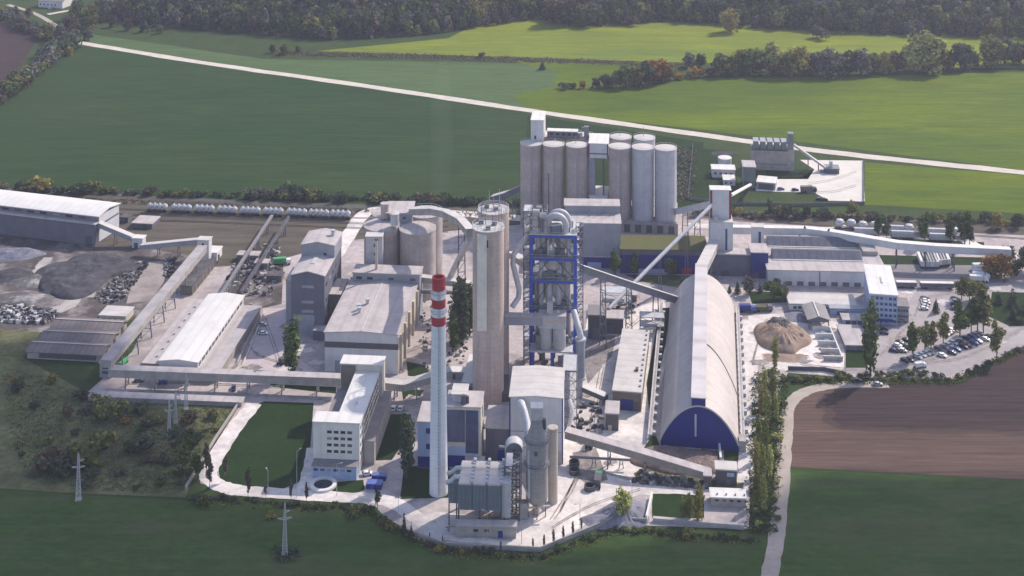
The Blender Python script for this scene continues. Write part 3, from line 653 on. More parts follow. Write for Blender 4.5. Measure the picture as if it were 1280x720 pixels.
silo('squat_silo','squat concrete silo half hidden behind the front right one',531.5,675,265,8.7,M_conc,g)
silo('squat_silo','squat concrete silo hidden under the penthouse at the rear left',487,678,266,8.7,M_conc,g)
p=PD(490,275,662); z0=PD(0,281,662).z
r=T('silo_penthouse','flat-roofed penthouse bridging the four squat silo tops','penthouse',(p.x,p.y,z0)); 
w=24*662/FP; MB().box(0,0,0,w+.5,14,5.6).build('wall',M_greyw,r); MB().box(-3.5,-.6,5.58,w+.9,16,6).build('roof',M_roofdust,r)
for x in(2,6): win_front(r,x,3.4,1.6,1.2,M_glass)
p=PD(481,271,664); r=T('roof_drum','small concrete drum standing on the left squat silo top','drum',p); MB().cyl(0,0,-.5,6.4,2,n=20).build('shell',M_conc,r); MB().cyl(0,0,6.38,6.8,2.2,n=20).build('lid',M_roofdust,r)
p=PD(493.5,278,654); r=T('roof_hopper','small pale round tank between the two front squat silos','tank',p); MB().cyl(0,0,-1,4.2,2.1,n=20).build('shell',M_psteel,r); MB().lathe(0,0,[(2.3,4.15),(2.2,4.5),(.3,5.1)],20).build('lid',M_roofpale,r)
d=642; p=PD(457,331,d); zt=PD(0,296.5,d).z
r=T('stair_box','white rectangular stair box against the left squat silo','stair tower',(p.x,d,0)); MB().box(0,0,0,21*d/FP,5.5,zt).build('wall',M_psteel,r); MB().box(-.3,-.3,zt-.03,21*d/FP+.3,5.8,zt+.4).build('roof',M_roofpale,r)
for i in range(3): win_front(r,4.5,zt-4-4*i,1.2,1.4,M_glass)
# galleries on the silos
conveyor('conveyor_gallery','arched gallery climbing from squat silos to the tall twin tower',[PD(515,268,664),PD(540,267.5,657),PD(557,271,646),PD(576,281,620),PD(588,295,583)],3.6,3.0,M_concw,M_roofpale,(.62,),M_dsteel)
pipe('chute','pale slanting chute falling from the gallery end beside the tall tower',[PD(587,299,586),PD(573,325,620),PD(562,348,640)],1.4,M_psteel,'chute')
conveyor('conveyor_gallery','grey gallery at mid height between header house and trees by the tall tower',[PD(524,351,634),PD(587,359,630)],3.2,2.4,M_concw,M_roofpale,(.5,.9))
conveyor('pipe_bridge','thin lower pipe bridge below the grey mid-height gallery',[PD(524,366,632),PD(587,368,630)],1.6,1.2,M_steel,M_roofdust,(.4,.85))
# ================= the tall things in the middle =================
# twin tall silo tower
zt=70.7
r=T('blending_tower','tall twin-shaft concrete tower with railings and masts on top','tower',P(611,508)+Vector((0,6.4,0)))
r.location=(-9.8,554.8,0)
MB().cyl(0,0,0,zt,6.45,n=48).build('front_shaft',M_tconc,r)
MB().cyl(1.9,19.5,0,zt,6.6,n=48).build('rear_shaft',M_tconc,r)
MB().box(-4.4,-7.1,31,-.5,-4.6,zt-.6).build('pilaster',M_pale_panel,r)
MB().box(1.8-6.0,5.5,0,1.8+4,14,zt-3).build('link_shaft',M_tconc,r)
for cx,cy in ((0,0),(1.9,19.5)):
    MB().cyl(cx,cy,zt-.1,zt+.35,6.75,n=48).build('top_slab',M_roofpale,r)
    q=MB()
    for i in range(22):
        t=6.283*i/22; q.bar((cx+6.5*math.cos(t),cy+6.5*math.sin(t),zt+.3),(cx+6.5*math.cos(t),cy+6.5*math.sin(t),zt+1.7),.12)
    for z in(1.0,1.65): q.lathe_open(cx,cy,[(6.57,zt+z),(6.57,zt+z+.12),(6.45,zt+z+.12),(6.45,zt+z)],44)
    q.build('railing',M_psteel,r)
q=MB()
for i in range(9):
    t=6.283*i/9; q.bar((1+4.3*math.cos(t),9.5+8*math.sin(t),zt),(1+4.3*math.cos(t),9.5+8*math.sin(t),zt+4.6),.2)
for z in(2.4,4.5): q.lathe_open(1,9.5,[(4.5,zt+z),(4.5,zt+z+.2),(4.25,zt+z+.2),(4.25,zt+z)],24)
q.build('top_frame',M_steel,r)
for x,y,hh in ((-1,2,4),(3,-3,3.2),(2,20,6.5),(-2.5,17,4),(4.5,22,8),(0,24,7),(-3,-1,2.4)):
    MB().cyl(x,y,zt+.2,zt+hh,.13,.07,n=6).build('mast',M_psteel,r)
for x,y in ((-3,3),(2.5,1.5),(0,-3.5),(3,18),(-1,21)): MB().box(x-1,y-.8,zt+.2,x+1,y+.8,zt+1.8).build('vent_box',M_steel,r)
MB().box(-.7,-6.6,zt-6,.1,-6.2,zt-3).build('window',M_glass,r)
MB().box(-9,-3,0,8.6,12,4).build('base_annex',M_dsteel,r)
# chimney
r=T('chimney','tall tapering white chimney with three red bands at its top','chimney',(-26.6,487,0))
rad=lambda z: 3.35-(3.35-2.35)*z/79
n=32
def seg(z0,z1,name,m,lab=None):
    o=MB().cyl(0,0,z0,z1,rad(z0),rad(z1),n=n,cap=False).build(name,m,r)
    if lab: o['label']=lab
seg(0,62.0,'shaft',M_chw)
for i,(z0,z1) in enumerate(((62.0,65.2),(65.2,68.4),(68.4,71.6),(71.6,74.8),(74.8,79))):
    seg(z0,z1,'red_band' if i%2==0 else 'white_band',M_red if i%2==0 else M_chw)
MB().lathe_open(0,0,[(rad(79)+.05,78.2),(rad(79)+.05,79.4),(rad(79)-.5,79.4),(rad(79)-.5,77)],n).build('rim',M_red,r)
MB().cyl(0,0,70,70.2,rad(70)-.3,n=n).build('flue',M_dsteel,r)
for z in (66.6,73.6):
    q=MB(); q.lathe_open(0,0,[(2.95,z),(2.95,z+.15),(rad(z)-.05,z+.15),(rad(z)-.05,z)],n)
    q.lathe_open(0,0,[(2.95,z+1),(2.95,z+1.12),(2.85,z+1.12),(2.85,z+1)],n)
    for i in range(14):
        t=6.283*i/14; q.bar((2.9*math.cos(t),2.9*math.sin(t),z),(2.9*math.cos(t),2.9*math.sin(t),z+1.1),.08)
    q.build('balcony',M_psteel,r)
q=MB()
for sg in(-.3,.3): q.bar((sg+.4,-rad(1)-.28,1),(sg+.4,-rad(79)-.28,78),.09)
for i in range(60):
    z=2+i*1.28; q.bar((.1,-rad(z)-.28,z),(.7,-rad(z)-.28,z),.07)
q.build('ladder',M_steel,r)
r.scale=(1,1,.986)
# blue preheater tower
b=bl(664,465,719,292.5,277.5,-4); w=b.w; h=b.h; L=b.L; h0=h
r=root('preheater_tower','tall open steel preheater tower with bright blue frame and grey cyclones','tower',b)
LV=[11.3,27.5,39.8,49.5,h]
for x in (0,w):
    for y in (0,L): MB().box(x-.75,y-.75,0,x+.75,y+.75,h).build('column',M_bluefr,r)
for y in(0,L): MB().box(w*.5-.4,y-.4,0,w*.5+.4,y+.4,27).build('column',M_bluefr,r)
for z in LV:
    q=MB(); q.box(.6,-.65,z-1.3,w-.6,.55,z-.01); q.box(.6,L-.55,z-1,w-.6,L+.55,z-.01); q.box(-.55,.6,z-1,.55,L-.6,z-.01); q.box(w-.55,.6,z-1,w+.55,L-.6,z-.01); q.build('beam',M_bluefr,r)
    MB().box(-.9,-.9,z,w+.9,L+.9,z+.3).build('deck',M_psteel if z==h else M_steel,r)
    q=MB()
    for (x0,y0,x1,y1) in ((-.8,-.8,w+.8,-.8),(w+.8,-.8,w+.8,L+.8),(-.8,-.8,-.8,L+.8)):
        q.bar((x0,y0,z+1.3),(x1,y1,z+1.3),.1)
        for k in range(9): t=k/8; q.bar((x0+(x1-x0)*t,y0+(y1-y0)*t,z+.3),(x0+(x1-x0)*t,y0+(y1-y0)*t,z+1.3),.07)
    q.build('railing',M_psteel,r)
zs=[.2]+LV
for i in range(1,len(LV)):
    z0,z1=LV[i-1]+.4,LV[i]-1.1; q=MB()
    q.bar((.3,0,z0),(w*.42,0,z1),.3); q.bar((w-.3,0,z0),(w*.58,0,z1),.3); q.bar((0,.5,z0),(0,L-.5,z1),.3); q.bar((w,L-.5,z0),(w,.5,z1),.3); q.bar((.3,L,z0),(w-.3,L,z1),.3)
    q.build('brace',M_dsteel,r)
M_cyc=mat('cyclone_shell',(.40,.39,.40),.6,.25,.2,col2=(.50,.46,.43),streak=.5)
def cyclone(x,y,ztop,rr,hc,hk):
    MB().lathe(x,y,[(.5,ztop-hc-hk),(rr,ztop-hc),(rr,ztop),(rr*.5,ztop+.8)],24).build('cyclone',M_cyc,r)
cyclone(w*.30,L*.45,h-1.2,2.9,4.5,5); cyclone(w*.68,L*.45,h-1.2,2.9,4.5,5)
cyclone(w*.48,L*.4,h-11.5,3.9,4,4); cyclone(w*.62,L*.42,h-22,3.6,5,5); cyclone(w*.25,L*.5,h-21,2.2,6,4)
for x,y,z0,z1,rr in ((w*.22,L*.2,28,47,1.0),(w*.40,L*.25,28,38,1.5),(w*.62,L*.2,28.5,38,1.3),(w*.82,L*.3,28,48,1.1),(w*.85,L*.3,40,58,1.0),(w*.14,L*.3,49,58.5,1.0),(w*.45,L*.6,12,27,2.6),(w*.8,L*.6,12,38,1.6),(w*.14,L*.6,12,39,1.4)):
    MB().tube([(x,y,z0),(x,y,z1)],rr,14).build('riser_duct',M_psteel,r)
for x,y,z in ((w*.3,L*.2,LV[2]+.3),(w*.7,L*.25,LV[3]+.3),(w*.2,L*.25,LV[3]+.3),(w*.75,L*.2,LV[1]+.3),(w*.5,L*.2,LV[2]+.3)):
    MB().box(x-1.2,y-1,z,x+1.2,y+1,z+2.2).build('platform_box',M_steel,r)
rq=random.Random(12)
for z,zn in zip([.2]+LV[:-1],LV):
    for k in range(7):
        x,y=rq.uniform(1.5,w-1.5),rq.uniform(1.5,L-2); t=rq.random()
        if t<.45: MB().box(x-rq.uniform(.5,1.3),y-.9,z+.32,x+rq.uniform(.5,1.3),y+.9,z+rq.uniform(1.5,4)).build('equipment_box',rq.choice([M_steel,M_psteel,M_dsteel,M_filt]),r)
        elif t<.8: MB().cyl(x,y,z+.3,zn-1.1,rq.uniform(.3,.8),n=12).build('riser_duct',rq.choice([M_psteel,M_steel,M_cyc]),r)
        else: MB().tube([(x,y,z+2),(x+rq.uniform(-4,4)*.5,y+1,z+4.5),(min(w-1,max(1,x+rq.uniform(-4,4))),y+1.5,zn-1.2)],rq.uniform(.4,.8),10).build('slanting_duct',M_psteel,r)
# gooseneck ducts on the top deck
for k,(ox,oy,rr,R0) in enumerate(((w*.56,2.2,1.35,4.2),(w*.62,7,1.25,4.2))):
    pts=[(ox-R0,oy,h-1)]+[(ox-R0*math.cos(t),oy,h+3.2+R0*math.sin(t)) for t in [i*math.pi/12 for i in range(13)]]+[(ox+R0,oy,h-1)]
    MB().tube(pts,rr,16).build('gooseneck_duct',M_psteel,r)
MB().cyl(w*.56,2.2,h+.2,h+3.4,2.7,n=20).build('duct_drum',M_filt,r)
for x,y,a_,hh in ((1.5,3,2.2,8),(4.5,2,1.5,6),(3,8,2.4,9),(6,9,1.3,7),(w-2,9,2,3.2),(w-3,3,1.6,2.5)):
    MB().box(x-a_/2,y-a_/2,h+.25,x+a_/2,y+a_/2,h+hh).build('top_box',random.choice([M_steel,M_psteel,M_filt]),r)
for x,y,z in ((2,2.2,h+8.5),(5,3,h+6.8)): MB().tube([(x-1.4,y,z),(x+1.4,y,z)],1.4,14).build('fan_drum',M_psteel,r)
q=MB()
for x in(-.5,3.2,6.8):
    for y in(.3,5,10): q.bar((x,y,h),(x,y,h+9),.22)
for z in(3,6,9):
    for y in(.3,5,10): q.bar((-.5,y,h+z),(6.8,y,h+z),.2)
    for x in(-.5,3.2,6.8): q.bar((x,.3,h+z),(x,10,h+z),.2)
q.build('top_frame',M_steel,r)
# side tower left (grey lattice) and stair tower right
def lattice(name,label,x0,y0,wx,wy,zt,step,m,cat='tower',stairs=False,parent=None):
    rr=T(name,label,cat,(x0,y0,0),R(-4)); q=MB()
    for x in(0,wx):
        for y in(0,wy): q.bar((x,y,0),(x,y,zt),.32)
    z=0;k=0
    fl=MB()
    while z<zt-.1:
        z1=min(zt,z+step)
        for (a,c) in (((0,0),(wx,0)),((wx,0),(wx,wy)),((0,0),(0,wy)),((0,wy),(wx,wy))):
            q.bar((*a,z1),(*c,z1),.22)
            if k%2: a,c=c,a
            q.bar((*a,z),(*c,z1),.16)
        fl.box(.1,.1,z1-.12,wx*(.99 if not stairs else .45),wy-.1,z1-.02)
        if stairs: fl.bar((.4,wy*.3+.8*(k%2),z),(wx-.4,wy*.3+.8*(k%2),z1),.9,.15)
        z=z1;k+=1
    q.build('frame',m,rr); fl.build('stair' if stairs else 'deck',M_psteel,rr); return rr
lr=lattice('side_tower','grey lattice side tower with platforms on the left of the blue frame',5.0,583,3.6,8,67,4.2,M_steel)
for z,rr in ((58,1.1),(62,1.3),(48,1.0),(36,1.2)): MB().tube([(.6,-.4,z),(3,-.4,z+1.5)],rr,12).build('duct',M_psteel,lr)
for z in (45,52,57,63): MB().box(.4,.2,z,2.8,2.6,z+2).build('box',M_psteel,lr)
lattice('stair_tower','narrow grey stair tower on the right of the blue frame',27.6,578.5,2.9,4.6,62,3.3,M_steel,'stair tower',True)
# raw meal bins before the tower
d=571
r=T('feed_bins','pair of pale feed bins under a grey box on a platform before the blue frame','bins',(PD(664,0,d).x,d,0),R(-4))
s=d/FP; zp=13.6
MB().box(-.3,-3.4,zp-.6,51*s+.3,4.2,zp).build('platform',M_psteel,r)
for x in (.8,51*s*.5,51*s-.8):
    for y in(-2.8,3.6): MB().box(x-.35,y-.35,0,x+.35,y+.35,zp-.58).build('column',M_bluefr,r)
for cx in(18,35): MB().lathe(cx*s,0,[(2.3,zp-.02),(2.75,zp+.6),(2.75,23)],24).build('bin',M_psteel,r)
MB().box(9.4*s,-3,22.98,43.5*s,3,28).build('top_box',M_psteel,r); MB().box(9.0*s,-3.2,27.98,44*s,3.2,28.4).build('lid',M_roofdust,r)
MB().box(9.3*s,-3.06,25.6,43.6*s,-2.98,26.6).build('rust_band',M_rust,r)
MB().box(20*s,-1.2,28.38,27*s,1.2,33).build('feed_spout',M_psteel,r)
MB().box(2,-2,zp+.02,5,1,zp+6).build('valve_box',M_steel,r)
conveyor('conveyor_gallery','short grey box gallery from the tall tower to the feed bins',[PD(631,404,567),PD(676,405,569)],3.6,3.6,M_greyw,M_roofdust)
pipe('duct','pale zigzag duct between the tall tower and the blue frame',[PD(660,294,580),PD(642,318,574),PD(641,330,573),PD(649,362,571),PD(648,372,570),PD(640,384,568)],1.15,M_psteel,'duct')
conveyor('conveyor_gallery','short inclined gallery entering the blue frame from the left at mid height',[PD(640,322,600),PD(662,338,582)],3,2.6,M_concw,M_roofpale)
# vertical kiln duct on the right
r=T('riser_pipe','vertical grey riser duct with flanges right of the blue frame','duct',(PD(725.5,0,556).x,556,0))
MB().cyl(0,0,8,24,1.9,n=24).build('upper_shell',M_greyw,r); MB().cyl(-.4,0,.2,8.2,1.4,n=20).build('lower_shell',M_psteel,r)
for z in (7.6,23.6): MB().cyl(0,0,z,z+.7,2.3,n=24).build('flange',M_psteel,r)
MB().tube([(0,0,24),(0,0,25.5),(-.8,2,28),(-2.4,8,32)],1.3,16).build('bend',M_psteel,r)
conveyor('conveyor_gallery','small sloping gallery dropping right from the riser duct',[PD(731,489,556),PD(757,500,550)],2.8,2.0,M_steel,M_roofwhite,(.95,))
lattice('pipe_rack','rusty grey pipe rack crowding the right wall of the filter house',PD(703,0,537).x,533,5.5,14,22,3.6,M_steel,'pipe rack')
for i,pp in enumerate(([PD(709,540,520),PD(716,515,524),PD(712,500,528)],[PD(726,505,552),PD(722,530,540),PD(726,545,535)])):
    pipe('duct',['thin pale pipe climbing the pipe rack','pale pipe bending to the yard from riser duct'][i],pp,.8,M_psteel,'pipe')
# white filter house
b=bl(637,578,703.5,496.5,459,-3.5); w=b.w; h=b.h; L=b.L
r=root('filter_house','big white-clad filter house with dusty roof and blue corner trims','building',b)
MB().extr_y([(0,0),(w,0),(w,h),(w/2,h+.6),(0,h)],0,L).build('wall',M_white,r)
MB().extr_y([(-.3,h),(w/2,h+.62),(w+.3,h),(w+.3,h+.3),(w/2,h+.95),(-.3,h+.3)],-.3,L+.3).build('roof',M_roofpale,r)
for x in (-.12,w-.35): MB().box(x,-.12,.2,x+.47,.3,h-.02).build('corner_trim',M_blue,r)
MB().box(.4,-.05,h*.48,w-.4,.02,h*.48+.2).build('panel_joint',M_steel,r)
MB().box(w*.86,-.1,.2,w*.97,.1,5).build('door',M_rust,r)
pipe('duct','bent pale duct leaving the white filter house front',[PD(651,504,508),PD(651,506,504),PD(655,515,501),PD(659,530,498),PD(661,548,492)],[1.9,1.8,1.5,1.4,1.4],M_psteel,'duct')
# conditioning tower
r=T('conditioning_tower','round grey conditioning tower with cone top and dusty streaks','tower',(PD(671,0,474).x,474,0))
MB().lathe(0,0,[(.8,2.6),(3.7,5.4),(3.85,6),(3.85,26.4),(3.5,27.6),(2.3,31),(1.9,34)],32).build('shell',M_cond,r)
MB().lathe(0,0,[(.9,.2),(1.7,1.2),(.85,2.7)],16).build('outlet',M_rust,r)
MB().box(-2,-1.8,33.9,2,2,38).build('head_box',M_psteel,r); MB().box(-2.2,-2,37.98,2.2,2.2,38.4).build('head_lid',M_roofwhite,r)
for z in (26.3,18): 
    q=MB(); q.lathe_open(0,0,[(4.6,z),(4.6,z+.15),(3.8,z+.15),(3.8,z)],28); q.lathe_open(0,0,[(4.6,z+1.1),(4.6,z+1.2),(4.5,z+1.2),(4.5,z+1.1)],28)
    for i in range(12): t=6.283*i/12; q.bar((4.55*math.cos(t),4.55*math.sin(t),z),(4.55*math.cos(t),4.55*math.sin(t),z+1.1),.1)
    q.build('walkway',M_steel,r)
for i in range(6):
    t=6.283*(i+.5)/6; MB().bar((3.5*math.cos(t),3.5*math.sin(t),0),(3.6*math.cos(t),3.6*math.sin(t),6),.35).build('leg',M_steel,r)
MB().tube([(-2.8,-2.8,24),(-2.8,-3.0,8)],.45,10).build('downpipe',M_psteel,r)
MB().bar((-5,-2.5,13),(-2.6,-3.4,7.5),1.2,.4).build('chute',M_psteel,r)
MB().bar((-3.4,-3.6,4.2),(4.6,-3.0,4.6),.5).build('screw_conveyor',M_rust,r)
MB().box(1.8,-.8,30,3.2,.8,33.5).build('duct_stub',M_dsteel,r)
MB().box(-6.5,-3.5,.1,-3.2,-.5,5.5).build('valve_house',M_concw,r)
MB().box(-1,-3.95,22.5,.2,-3.6,24).build('hatch',M_dsteel,r)
r=T('dust_column','slim rusty cream column standing behind the conditioning tower','column',(PD(691,0,481).x,481,0))
MB().cyl(0,0,0,26.5,1.75,n=20).build('shell',M_rust,r); MB().cyl(0,0,26.4,27,1.95,n=20).build('cap',M_rust,r)
# fan scroll
d=484; p=PD(642.5,560,d)
r=T('fan_scroll','round blue-grey fan scroll with pale downpipe left of the conditioning tower','fan',(p.x,d,0))
q=MB()
prof=[(2.95*math.cos(t),p.z+2.95*math.sin(t)) for t in [i*2*math.pi/28 for i in range(28)]]
q.extr_y(prof,-2.2,2.2).build('casing',M_filt,r)
q=MB(); 
for i in range(14):
    t0=i*math.pi/14; t1=(i+1)*math.pi/14
    q.bar((3.05*math.cos(t0),0,p.z+3.05*math.sin(t0)),(3.05*math.cos(t1),0,p.z+3.05*math.sin(t1)),4.7,.25)
q.build('casing_band',M_psteel,r)
MB().box(-3.3,-2,p.z-9,-.9,1.8,p.z+.3).build('downpipe',M_psteel,r)
MB().box(-.6,-2.35,p.z-.9,.8,-2.1,p.z+.9).build('inlet',M_dsteel,r)
for x in(-2.5,2.5): MB().box(x-.3,-.3,0,x+.3,.3,p.z-2).build('leg',M_dsteel,r)
# dust filter (baghouse)
d=465; s=d/FP; X0=PD(572,0,d).x; w=55*s; z0=H-(637-HY)*s; z1=H-(605.5-HY)*s; L=14
r=T('dust_filter','dust filter with three dusty roof panels over blue-grey casing on legs','filter',(X0,d,0),R(-3))
MB().box(0,0,z0,w,L,z1).build('casing',M_filt,r)
for i in range(3): MB().box(w*i/3+.3,-.3,z1-.02,w*(i+1)/3-.45,L+.2,z1+.5).build('roof_panel',M_roofpale,r)
for i in range(1,4):
    for k in range(6): MB().box(w*i/3-.55,.5+k*2.3,z1-.01,w*i/3+.25,1.8+k*2.3,z1+1.0).build('pulse_valve',M_psteel,r)
    MB().box(w*i/3-.5,L-1,z1,w*i/3+.5,L+.4,z1+1.6).build('valve_box',M_psteel,r)
for i in range(3): MB().box(w*(i+1)/3-.1,-.15,z0,w*(i+1)/3+.1,.05,z1-.05).build('casing_rib',M_dsteel,r)
for x in(.3,w/2,w-.3):
    for y in(.4,L-.5): MB().box(x-.3,y-.3,0,x+.3,y+.3,z0+.02).build('leg',M_dsteel,r)
for i in range(3): MB().lathe(w*(i+.5)/3,L*.5,[(.6,z0-4),(2.3,z0+.02)],4).build('hopper',M_steel,r)
q=MB()
for z in (z1+1.2,z1+.8): q.bar((0,L*.6,z),(w+4.5,L*.6,z),.1)
q.build('railing',M_dsteel,r)
MB().box(-3.4,2,z0+1,-.02,10,z1-1.5).build('side_casing',M_filt,r)
for y in (3,8.5): MB().tube([(-4.4,y,z1-1.2),(-2.5,y,z1-.6),(-1.2,y,z1+.9),(.6,y,z1+1)],.8,10).build('elbow',M_psteel,r)
for x in(-3.2,-.6): MB().box(x-.2,2.2,0,x+.2,2.6,z0+1.02).build('leg',M_dsteel,r)
MB().box(w+.05,1,z0-3,w+3,L-1,z1+.2).build('outlet_duct',M_psteel,r)
b=bl(570,672,645,657,650,-2); r=flat_building('filter_base_house','low pinkish concrete base house with blue door below the dust filter','building',b,M_concw,M_roofdust,thick=.2)
MB().box(b.w*.70,-.12,.3,b.w*.78,.1,2.6).build('door',M_blue,r)
for i in range(3): win_front(r,b.w*(.15+.18*i),2.6,1.6,.8,M_glass)
x0=PD(631,0,474).x
lr=lattice('stair_rack','dark steel stair rack between dust filter and conditioning tower',x0,470,5.2,9,19,2.4,M_dsteel,'stair tower',True)
for k in range(3): MB().tube([(1+1.4*k,4,0.2),(1+1.4*k,5,16+k)],.35,8).build('riser_pipe',M_steel,lr)
# blue and white electrical house beside chimney
b=bl(557,584,601,508.5,489,-4); w=b.w; h=b.h
r=root('control_house','dark glazed control house with white base beside the chimney','building',b)
MB().box(0,0,0,w,b.L,h).build('wall',M_cream,r); MB().box(-.3,-.3,h-.03,w+.3,b.L+.3,h+.4).build('roof',M_roofdust,r)
for x0,x1,zz0,zz1 in ((.4,w*.55,h-13,h-1),(w*.57,w*.93,h-17,h-1)): MB().box(x0,-.14,zz0,x1,.08,zz1).build('window',M_glassb,r)
MB().box(.3,-.1,4.8,w-1,.06,8).build('white_band',M_bluep,r); MB().box(.3,-.16,.3,w*.55,.06,4.6).build('gate',M_blue,r)
MB().box(w*.62,-5,0,w+1.5,-.02,4.5).build('annex',M_greyw,r); MB().box(w*.6,-5.2,4.48,w+1.7,-.01,4.8).build('annex_roof',M_roofdust,r)
MB().box(2,3,h+.35,7.5,b.L-1,h+3.2).build('roof_house',M_psteel,r); MB().box(1.7,2.7,h+3.18,7.8,b.L-.7,h+3.5).build('roof_house_lid',M_roofpale,r)
q=MB(); q.cyl(6.5,1.8,h+.3,h+3.8,.8); q.cyl(8,2.6,h+.3,h+3,.6); q.build('vent',M_dsteel,r)
for j in range(2): win_right(r,b.L*.5,h-4-8*j,1.2,4,M_glass,w)
b=bl(522,585,557.5,527.5,503,-4); w=b.w; h=b.h
r=root('switchgear_house','pale blue-panelled switchgear house with blue windows left of the chimney','building',b)
MB().box(0,0,0,w,b.L,h).build('wall',M_bluep,r); MB().box(-.3,-.3,h-.03,w+.2,b.L+.3,h+.4).build('roof',M_roofdust,r)
for z in (h-3.2,h-9): MB().box(w*.3,-.14,z-1,w*.62,.08,z+1).build('window',M_blue,r)
MB().box(.1,-.16,.3,w-.3,.06,4.4).build('gate',M_blue,r)
conveyor('conveyor_gallery','thin pale sloping bridge at the foot of tall tower',[PD(598,537,520),PD(632,529,522)],1.4,.9,M_psteel,M_roofpale)
b=bl(607,575,637,535,508,-4); r=flat_building('mill_house','shadowed grey mill house between control house and filter house','building',b,M_darkw,M_roofdust)
MB().box(b.w*.5,-.12,0,b.w*.9,.1,4).build('gate',M_blue,r)
b=bl(578,495,596,478,444,-6); r=flat_building('narrow_store','narrow store with bright white roof left of the tall tower foot','building',b,M_greyw,M_roofwhite)
MB().box(1,-.1,.1,2.6,.1,2.6).build('door',M_dsteel,r)
b=bl(563,474,580,465,459,-6); r=flat_building('pump_hut','small flat pump hut where the bent gallery ends','hut',b,M_greyw,M_roofwhite); MB().box(1,-.1,.1,2.2,.1,2.2).build('door',M_dsteel,r)
# office block
b=bl(391.5,589,449.5,527.5,516,-4.5); w=b.w; h=b.h
r=root('office_block','cream office block with rows of windows in its white front and long rear wing','office building',b)
MB().box(0,0,0,w,7,h).build('front_block',M_whitesm,r); MB().box(-.35,-.35,h-.03,w+.35,7.3,h+.4).build('roof',M_roofwhite,r)
MB().box(8.4,7,0,w+.25,40,h-.2).build('wing',M_cream,r); MB().box(8.2,7.31,h-.23,w+.5,39.9,h+.2).build('wing_roof',M_roofwhite,r)
MB().box(2,40,0,w+1.4,47,h+2.6).build('rear_block',M_cream,r); MB().box(1.7,39.7,h+2.57,w+1.7,47.3,h+3).build('rear_roof',M_roofwhite,r)
MB().box(1.2,7.02,0,8.38,40,11).build('side_wing',M_brownw,r); MB().box(1,7.32,10.97,8.39,39.6,11.3).build('side_wing_roof',M_roofgrey,r)
MB().box(w+.28,6,0,w+4.4,44,8.6).build('side_annex',M_concw,r); MB().box(w+.27,5.8,8.57,w+4.6,44.2,8.9).build('side_annex_roof',M_roofgrey,r)
MB().box(.7,-4.6,0,w-.3,-.02,4.6).build('porch',M_bluep,r); MB().box(.4,-4.9,4.57,w,-.01,4.9).build('porch_roof',M_roofgrey,r)
for j in range(4):
    for i in range(4): win_front(r,w*.35+2.55*i,h-3.4-2.4*j,1.75,1.0,M_glass)
for i in range(6): win_front(r,2.0+2.5*i,3.3,1.6,.8,M_glass,-4.6)
for i in range(11):
    for j in range(3): win_right(r,9+2.75*i,h-1.9-2.6*j,1.5,1.3,M_glass,w+.25)
for i in range(2):
    for j in range(4): win_right(r,2+2.6*i,h-2.2-3.2*j,1.2,1.2,M_glass,w)
MB().box(6,25,11.28,6.8,25.8,12.2).build('roof_vent',M_psteel,r); MB().cyl(13.6,14,h,h+1.2,.4).build('roof_vent',M_psteel,r)
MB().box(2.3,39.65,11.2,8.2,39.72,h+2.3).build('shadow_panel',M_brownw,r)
# fountain ring, containers
r=T('fountain_basin','round white concrete basin on the lawn before the office porch','basin',P(404,607)); MB().lathe_open(0,0,[(4.9,0),(4.9,.9),(3.5,.9),(3.5,.1)],28).build('ring',M_whitesm,r); MB().cyl(0,0,.02,.3,3.5,n=28).build('water',M_glass,r)
for nm,arg in (('blue container with pale blue roof, nearest the basin',(457.5,611.5,476.5,605,599)),('darker blue container behind the other one by the office',(464.5,600.5,482,594.5,590.5))):
    b=bl(*arg); r=flat_building('container',nm,'container',b,M_blue,mat('blue_roof',(.10,.16,.42),.5,.15,.4),'blue containers',over=.1,thick=.15); MB().box(b.w*.3,-.1,.2,b.w*.5,.08,2).build('door',M_bluefr,r)
# ================= right side of the works =================
# arched store
FL=P(826,556.5); a=R(-8.5); ux,uy=math.cos(a),math.sin(a); k=(922.5-640)/FP; w=(k*FL.y-FL.x)/(ux-k*uy)
b=B(); b.loc=FL; b.rz=a; Hh=16.2; L=124
r=root('arched_store','huge arched storage hall with pale curved roof and deep blue end wall','hall',b)
def arch(n=28,off=0.0,z0=0.0):
    pts=[]
    for i in range(n+1):
        x=i/n; t=2*x-1; z=Hh*(.13+.87*max(0,(1-t*t))**.9)
        pts.append((w/2+(w/2+off)*t,z+off))
    return pts
MB().extr_y([(0,0)]+arch()+[(w,0)],0,.3).build('end_wall',M_blue,r)
MB().extr_y([(0,0)]+arch()+[(w,0)],L-.3,L).build('end_wall',M_blue,r)
o=arch(28,.35); i_=arch(28,.05); q=MB(); vs=[];n=len(o)
for y in(-.6,L+.6):
    vs+=[(x,y,z) for x,z in o]+[(x,y,z) for x,z in i_]
fs=[]
for i in range(n-1): fs+=[(i,i+1,2*n+i+1,2*n+i),(n+i+1,n+i,3*n+i,3*n+i+1),(i+1,i,n+i,n+i+1),(2*n+i,2*n+i+1,3*n+i+1,3*n+i)]
fs+=[(0,2*n,3*n,n),(n-1,2*n-1,4*n-1,3*n-1)]
M_dome=mat('dome_roof',(.51,.46,.43),.85,.1,.07,col2=(.44,.395,.37),streak=.12,wave=.10,wave_scale=.045,wave_dir='Y',spots=.45,spot_col=(.37,.33,.315),spot_scale=.12)
q.add(vs,fs).build('roof_shell',M_dome,r)
oo=arch(28,.62); ii=arch(28,.1); vs=[(x,-.85,z) for x,z in oo]+[(x,-.85,z) for x,z in ii]+[(x,-.35,z) for x,z in oo]+[(x,-.35,z) for x,z in ii]; fs=[]
